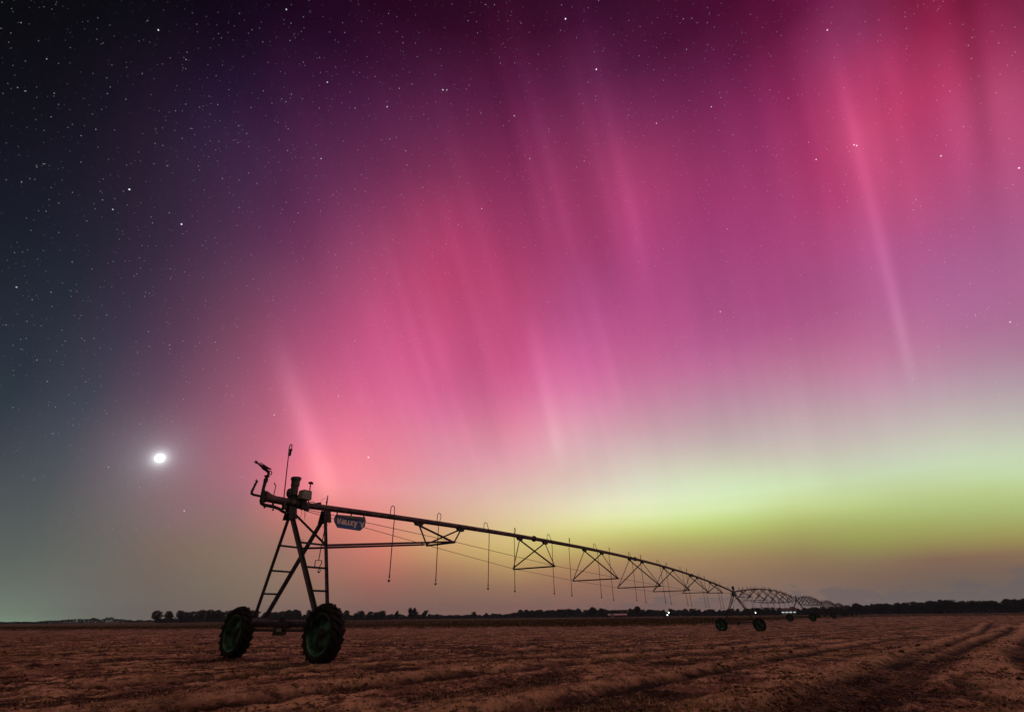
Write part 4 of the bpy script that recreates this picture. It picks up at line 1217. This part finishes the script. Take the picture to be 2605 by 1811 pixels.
# (azimuth from, to, step, distance, elevation of the tops, spread, kinds, label, group)
rows_ = [
    (-34.0, -31.2, .62, 430, .86, .12, (2, 0, 6), 'rounded tree of the leftmost dark clump on the horizon', 'trees of the clump at the left'),
    (-30.6, -22.6, .60, 440, .88, .14, (0, 2, 6, 4), 'dark rounded tree with gaps under its crown behind the left wheel', 'trees behind the left wheel'),
    (-22.2, -20.0, .85, 450, .84, .10, (0, 1, 6), 'small rounded tree seen between the two wheels', 'trees between the wheels'),
    (-17.6, -13.6, .72, 470, .74, .14, (0, 6, 2), 'dark low tree just right of the right wheel', 'trees right of the right wheel'),
    (-9.3, 0.0, 1.05, 560, .36, .14, (2, 0, 6), 'small low tree far off in the thin stretch of the treeline', 'trees of the thin stretch'),
    (0.5, 8.8, .58, 540, .72, .07, (0, 2, 4, 6), 'dark tree in the low ridge of woods left of the yard light', 'trees of the low wood'),
    (9.5, 24.0, .60, 500, .58, .12, (0, 1, 6, 2), 'dark tree of the treeline under the far end of the nearest span', 'trees below the first span'),
    (24.2, 32.0, .50, 520, .56, .10, (0, 1, 2, 6), 'dark tree behind the second tower and second span', 'trees behind the second span'),
    (32.2, 46.5, .44, 470, .74, .09, (0, 2, 4, 6), 'dark dense tree in the wood at the right edge', 'trees of the wood at the right'),
]
for (a0, a1, stp, R, elv, spr, kinds, lab, grp) in rows_:
    a = a0
    while a < a1:
        e_ = elv + random.uniform(-spr, spr)
        if a0 == 32.2: e_ += .16 * min(1, (a - 32) / 7)
        Rr = R * random.uniform(.94, 1.08)
        tree(a + random.uniform(-.15, .15), Rr, hh_at(e_, Rr), random.choice(kinds), lab, grp, random.uniform(.9, 1.25))
        a += stp * random.uniform(.75, 1.25)
# trees that stand out of the line
tree(-19.1, 440, hh_at(1.05, 440), 3, 'taller narrow tree just left of the gear motor between the wheels', None)
tree(-18.3, 440, hh_at(.95, 440), 5, 'second tall narrow tree, just above the gear motor between the wheels', None)
tree(-12.55, 430, hh_at(.78, 430), 3, 'slender tree with an open crown left of the tallest tree of the middle', None)
tree(-11.2, 430, hh_at(1.12, 430), 5, 'tallest dark tree of the middle, right of the wheels, with a ragged top', None)
tree(-10.75, 430, hh_at(1.05, 430), 3, 'dark tree touching the tallest tree of the middle on its right side', None)
tree(-9.6, 440, hh_at(.80, 440), 1, 'sparse tree at the right end of the middle clump', None, 1.1)
tree(-4.4, 470, hh_at(.60, 470), 0, 'lone rounded tree standing out of the thin stretch', None)
tree(8.35, 430, hh_at(.95, 430), 4, 'broad dark tree standing above the woods left of the pale barn roof', None, 1.15)
tree(9.2, 440, hh_at(.80, 440), 1, 'lower tree leaning against the broad tree left of the pale barn roof', None)
tree(13.0, 430, hh_at(.98, 430), 5, 'pointed tree rising highest between the pale barn roof and the yard light', None, 1.6)
tree(12.3, 440, hh_at(.75, 440), 4, 'rounded tree at the left foot of the pointed tree', None)
tree(24.6, 380, hh_at(.62, 380), 1, 'greenish tree beside the second tower, lit by a farm lamp', None)
tree(33.0, 400, hh_at(.80, 400), 4, 'dark bush-like tree behind the third tower', None, 1.2)
tree(38.6, 330, .5 * hh_at(.6, 330), 4, 'low dark bush standing in front of the wood at the right', None, 1.3)

# the far belts of wood behind them, each one dense dark mass
WOOD = leafmat('far_wood_foliage', (.016, .021, .017), (.042, .05, .036))


def wood(name, az0, az1, R, prof, n, depth=26, leaf=.75):
    rg = np.random.default_rng(int(abs(az0 * 10)) + n)
    a = rg.uniform(az0, az1, n); xs = [p[0] for p in prof]; ys = [p[1] for p in prof]
    top = np.interp(a, xs, ys)
    lump = .80 + .42 * (fbm(a * 1.9, a * 0 + R * .01, 8, 3)) + .16 * fbm(a * 9, a * 0 + 3.3, 12, 2)
    Rr = R + rg.uniform(0, depth, n)
    hmax = (np.tan(np.radians(top)) * R + CAM_H - GZ) * lump
    z = GZ + hmax * rg.uniform(0, 1, n) ** .75
    ar = np.radians(a)
    p = np.stack([np.sin(ar) * Rr, np.cos(ar) * Rr, z], 1)
    u_ = rg.normal(0, 1, (n, 3)); u_ /= np.linalg.norm(u_, axis=1)[:, None]
    w_ = np.cross(u_, rg.normal(0, 1, (n, 3))); w_ /= np.linalg.norm(w_, axis=1)[:, None]
    s = (leaf * rg.uniform(.6, 1.5, n))[:, None]
    V = np.stack([p - u_ * s, p + w_ * s * .7, p + u_ * s, p - w_ * s * .7], 1).reshape(-1, 3)
    return soup(name, WOOD, V, np.arange(len(V)).reshape(-1, 4))


wood('far_wood', -62, -33, 900, [(-62, .25), (-44, .14), (-42.5, .10), (-40.5, .16), (-39.2, .34), (-38.2, .30), (-37.4, .40), (-36.5, .24), (-35.6, .10), (-34.5, .16), (-33, .12)], 9000, 30, .8)
wood('far_wood', -34, -13, 520, [(-34, .25), (-30, .42), (-20, .42), (-13, .42)], 12000)
wood('far_wood', -13.5, 1.5, 620, [(-13.5, .40), (-9, .34), (-3, .30), (0, .42), (1.5, .55)], 10000)
wood('far_wood', 0.5, 24.5, 600, [(0.5, .50), (3, .72), (8, .68), (12, .55), (18, .46), (24.5, .48)], 22000)
wood('far_wood', 24, 66, 560, [(24, .46), (30, .50), (33, .66), (38, .72), (44, .82), (50, .9), (66, .8)], 42000)

# ---- farm buildings and lamps, half a kilometre off
WALLM = mat('barn_wall', (.10, .09, .09), .8, 0, .2, 1)
ROOFM = mat('pale_metal_roof', (.30, .27, .28), .5, .0, .1, .6)
LAMPM = emit('lamp_glow', (.80, 1.0, .82), 9.0)
WINM = emit('lit_window', (.85, 1.0, .93), .6)


def barn(azd, R, L, Wb, hw, hr, label, roofm, rz_off=0.0, lit=0, name='barn'):
    a = math.radians(azd)
    e = empty(name, (math.sin(a) * R, math.cos(a) * R, GZ), -a + rz_off)
    tag(e, label, 'barn')
    b = MB(); b.box((0, 0, hw / 2), (L / 2, 0, 0), (0, Wb / 2, 0), (0, 0, hw / 2)); b.build('wall', WALLM, e)
    b = MB()
    o = .5
    prof = [(-Wb / 2 - o, hw - .05), (0, hw + hr), (Wb / 2 + o, hw - .05), (Wb / 2 + o, hw + .08), (0, hw + hr + .16), (-Wb / 2 - o, hw + .08)]
    b.plate([(0, y, z) for y, z in prof], (1, 0, 0), L + 1)
    b.build('roof', roofm, e)
    b = MB(); b.box((-L * .3, -Wb / 2 - .04, 1.3), (1.4, 0, 0), (0, .04, 0), (0, 0, 1.3)); b.build('door', ROOFM, e)
    for i in range(lit):
        b = MB(); x = -L / 2 + (i + .5) * L / lit
        b.box((x, -Wb / 2 - .05, 2.1), (L / lit * .36, 0, 0), (0, .05, 0), (0, 0, .35)); b.build('window', WINM, e)
    return e


barn(10.9, 420, 13.5, 9, 1.5, 1.0, 'long low barn with a pale roof before the trees left of the yard light', ROOFM)
barn(27.25, 430, 9.5, 8, 3.0, 1.6, 'low dark barn with a row of brightly lit windows behind the second span', mat('dark_roof', (.07, .065, .065), .7, 0, .2, 1), lit=4)


def lamp(azd, R, hz, r, label, name='yard_light'):
    a = math.radians(azd)
    e = empty(name, (math.sin(a) * R, math.cos(a) * R, GZ)); tag(e, label, 'yard light')
    b = MB(); b.tube([(0, 0, -.3), (0, 0, hz), (.5, -.5, hz + .3)], [.11, .08, .05], 8); b.build('pole', DARK, e)
    b = MB(); b.lathe([(.12, .05), (.1, r * .7), (0, r), (-.08, r * .9), (-.1, 0)], (.5, -.6, hz + .25), (0, 0, 1), 12); hd = b.build('lamp_head', DARK, e)
    b = MB(); b.lathe([(0, 0), (-.02, r * .85), (-.35, r * .8), (-.6, r * .4), (-.7, 0)], (.5, -.6, hz + .14), (0, 0, 1), 12); b.build('lamp_globe', LAMPM, hd)
    return e


lamp(16.05, 400, 3.0, .42, 'bright yard light with a greenish glow in the treeline below the first span')
lamp(24.25, 410, 2.3, .22, 'small dim yard light just right of the second tower')
lamp(15.88, 398, 1.5, .32, 'lower of the two yard lights that glow together below the first span')

# ---- damp night air over the field
hz = MB(); hz.box((0, 300, 12.5), (1150, 0, 0), (0, 1000, 0), (0, 0, 14.5))
hm = bpy.data.materials.new('night_air'); hm.use_nodes = True
hm.node_tree.nodes.remove(hm.node_tree.nodes['Principled BSDF'])
pv = hm.node_tree.nodes.new('ShaderNodeVolumePrincipled')
pv.inputs['Color'].default_value = (.50, .72, 1.0, 1); pv.inputs['Density'].default_value = .00016
hm.node_tree.links.new(pv.outputs[0], hm.node_tree.nodes['Material Output'].inputs['Volume'])
ho = hz.build('haze', hm); ho['kind'] = 'stuff'

# ---- the moon: a lit disc far beyond the air
MR = 3600.0
mm = MB()
bmx = bpy.data.meshes.new('moon')
bmm = bmesh.new(); bmesh.ops.create_icosphere(bmm, subdivisions=4, radius=MR * .0070); bmm.to_mesh(bmx); bmm.free()
for p_ in bmx.polygons: p_.use_smooth = True
bmx.materials.append(emit('moon_glow', (1.0, .99, .95), 3.0))
mo = bpy.data.objects.new('moon', bmx); COL.objects.link(mo)
mo.location = Vector(MD) * MR + Vector((0, 0, CAM_H))
tag(mo, 'bright white moon with a soft glow low in the left sky', 'moon')
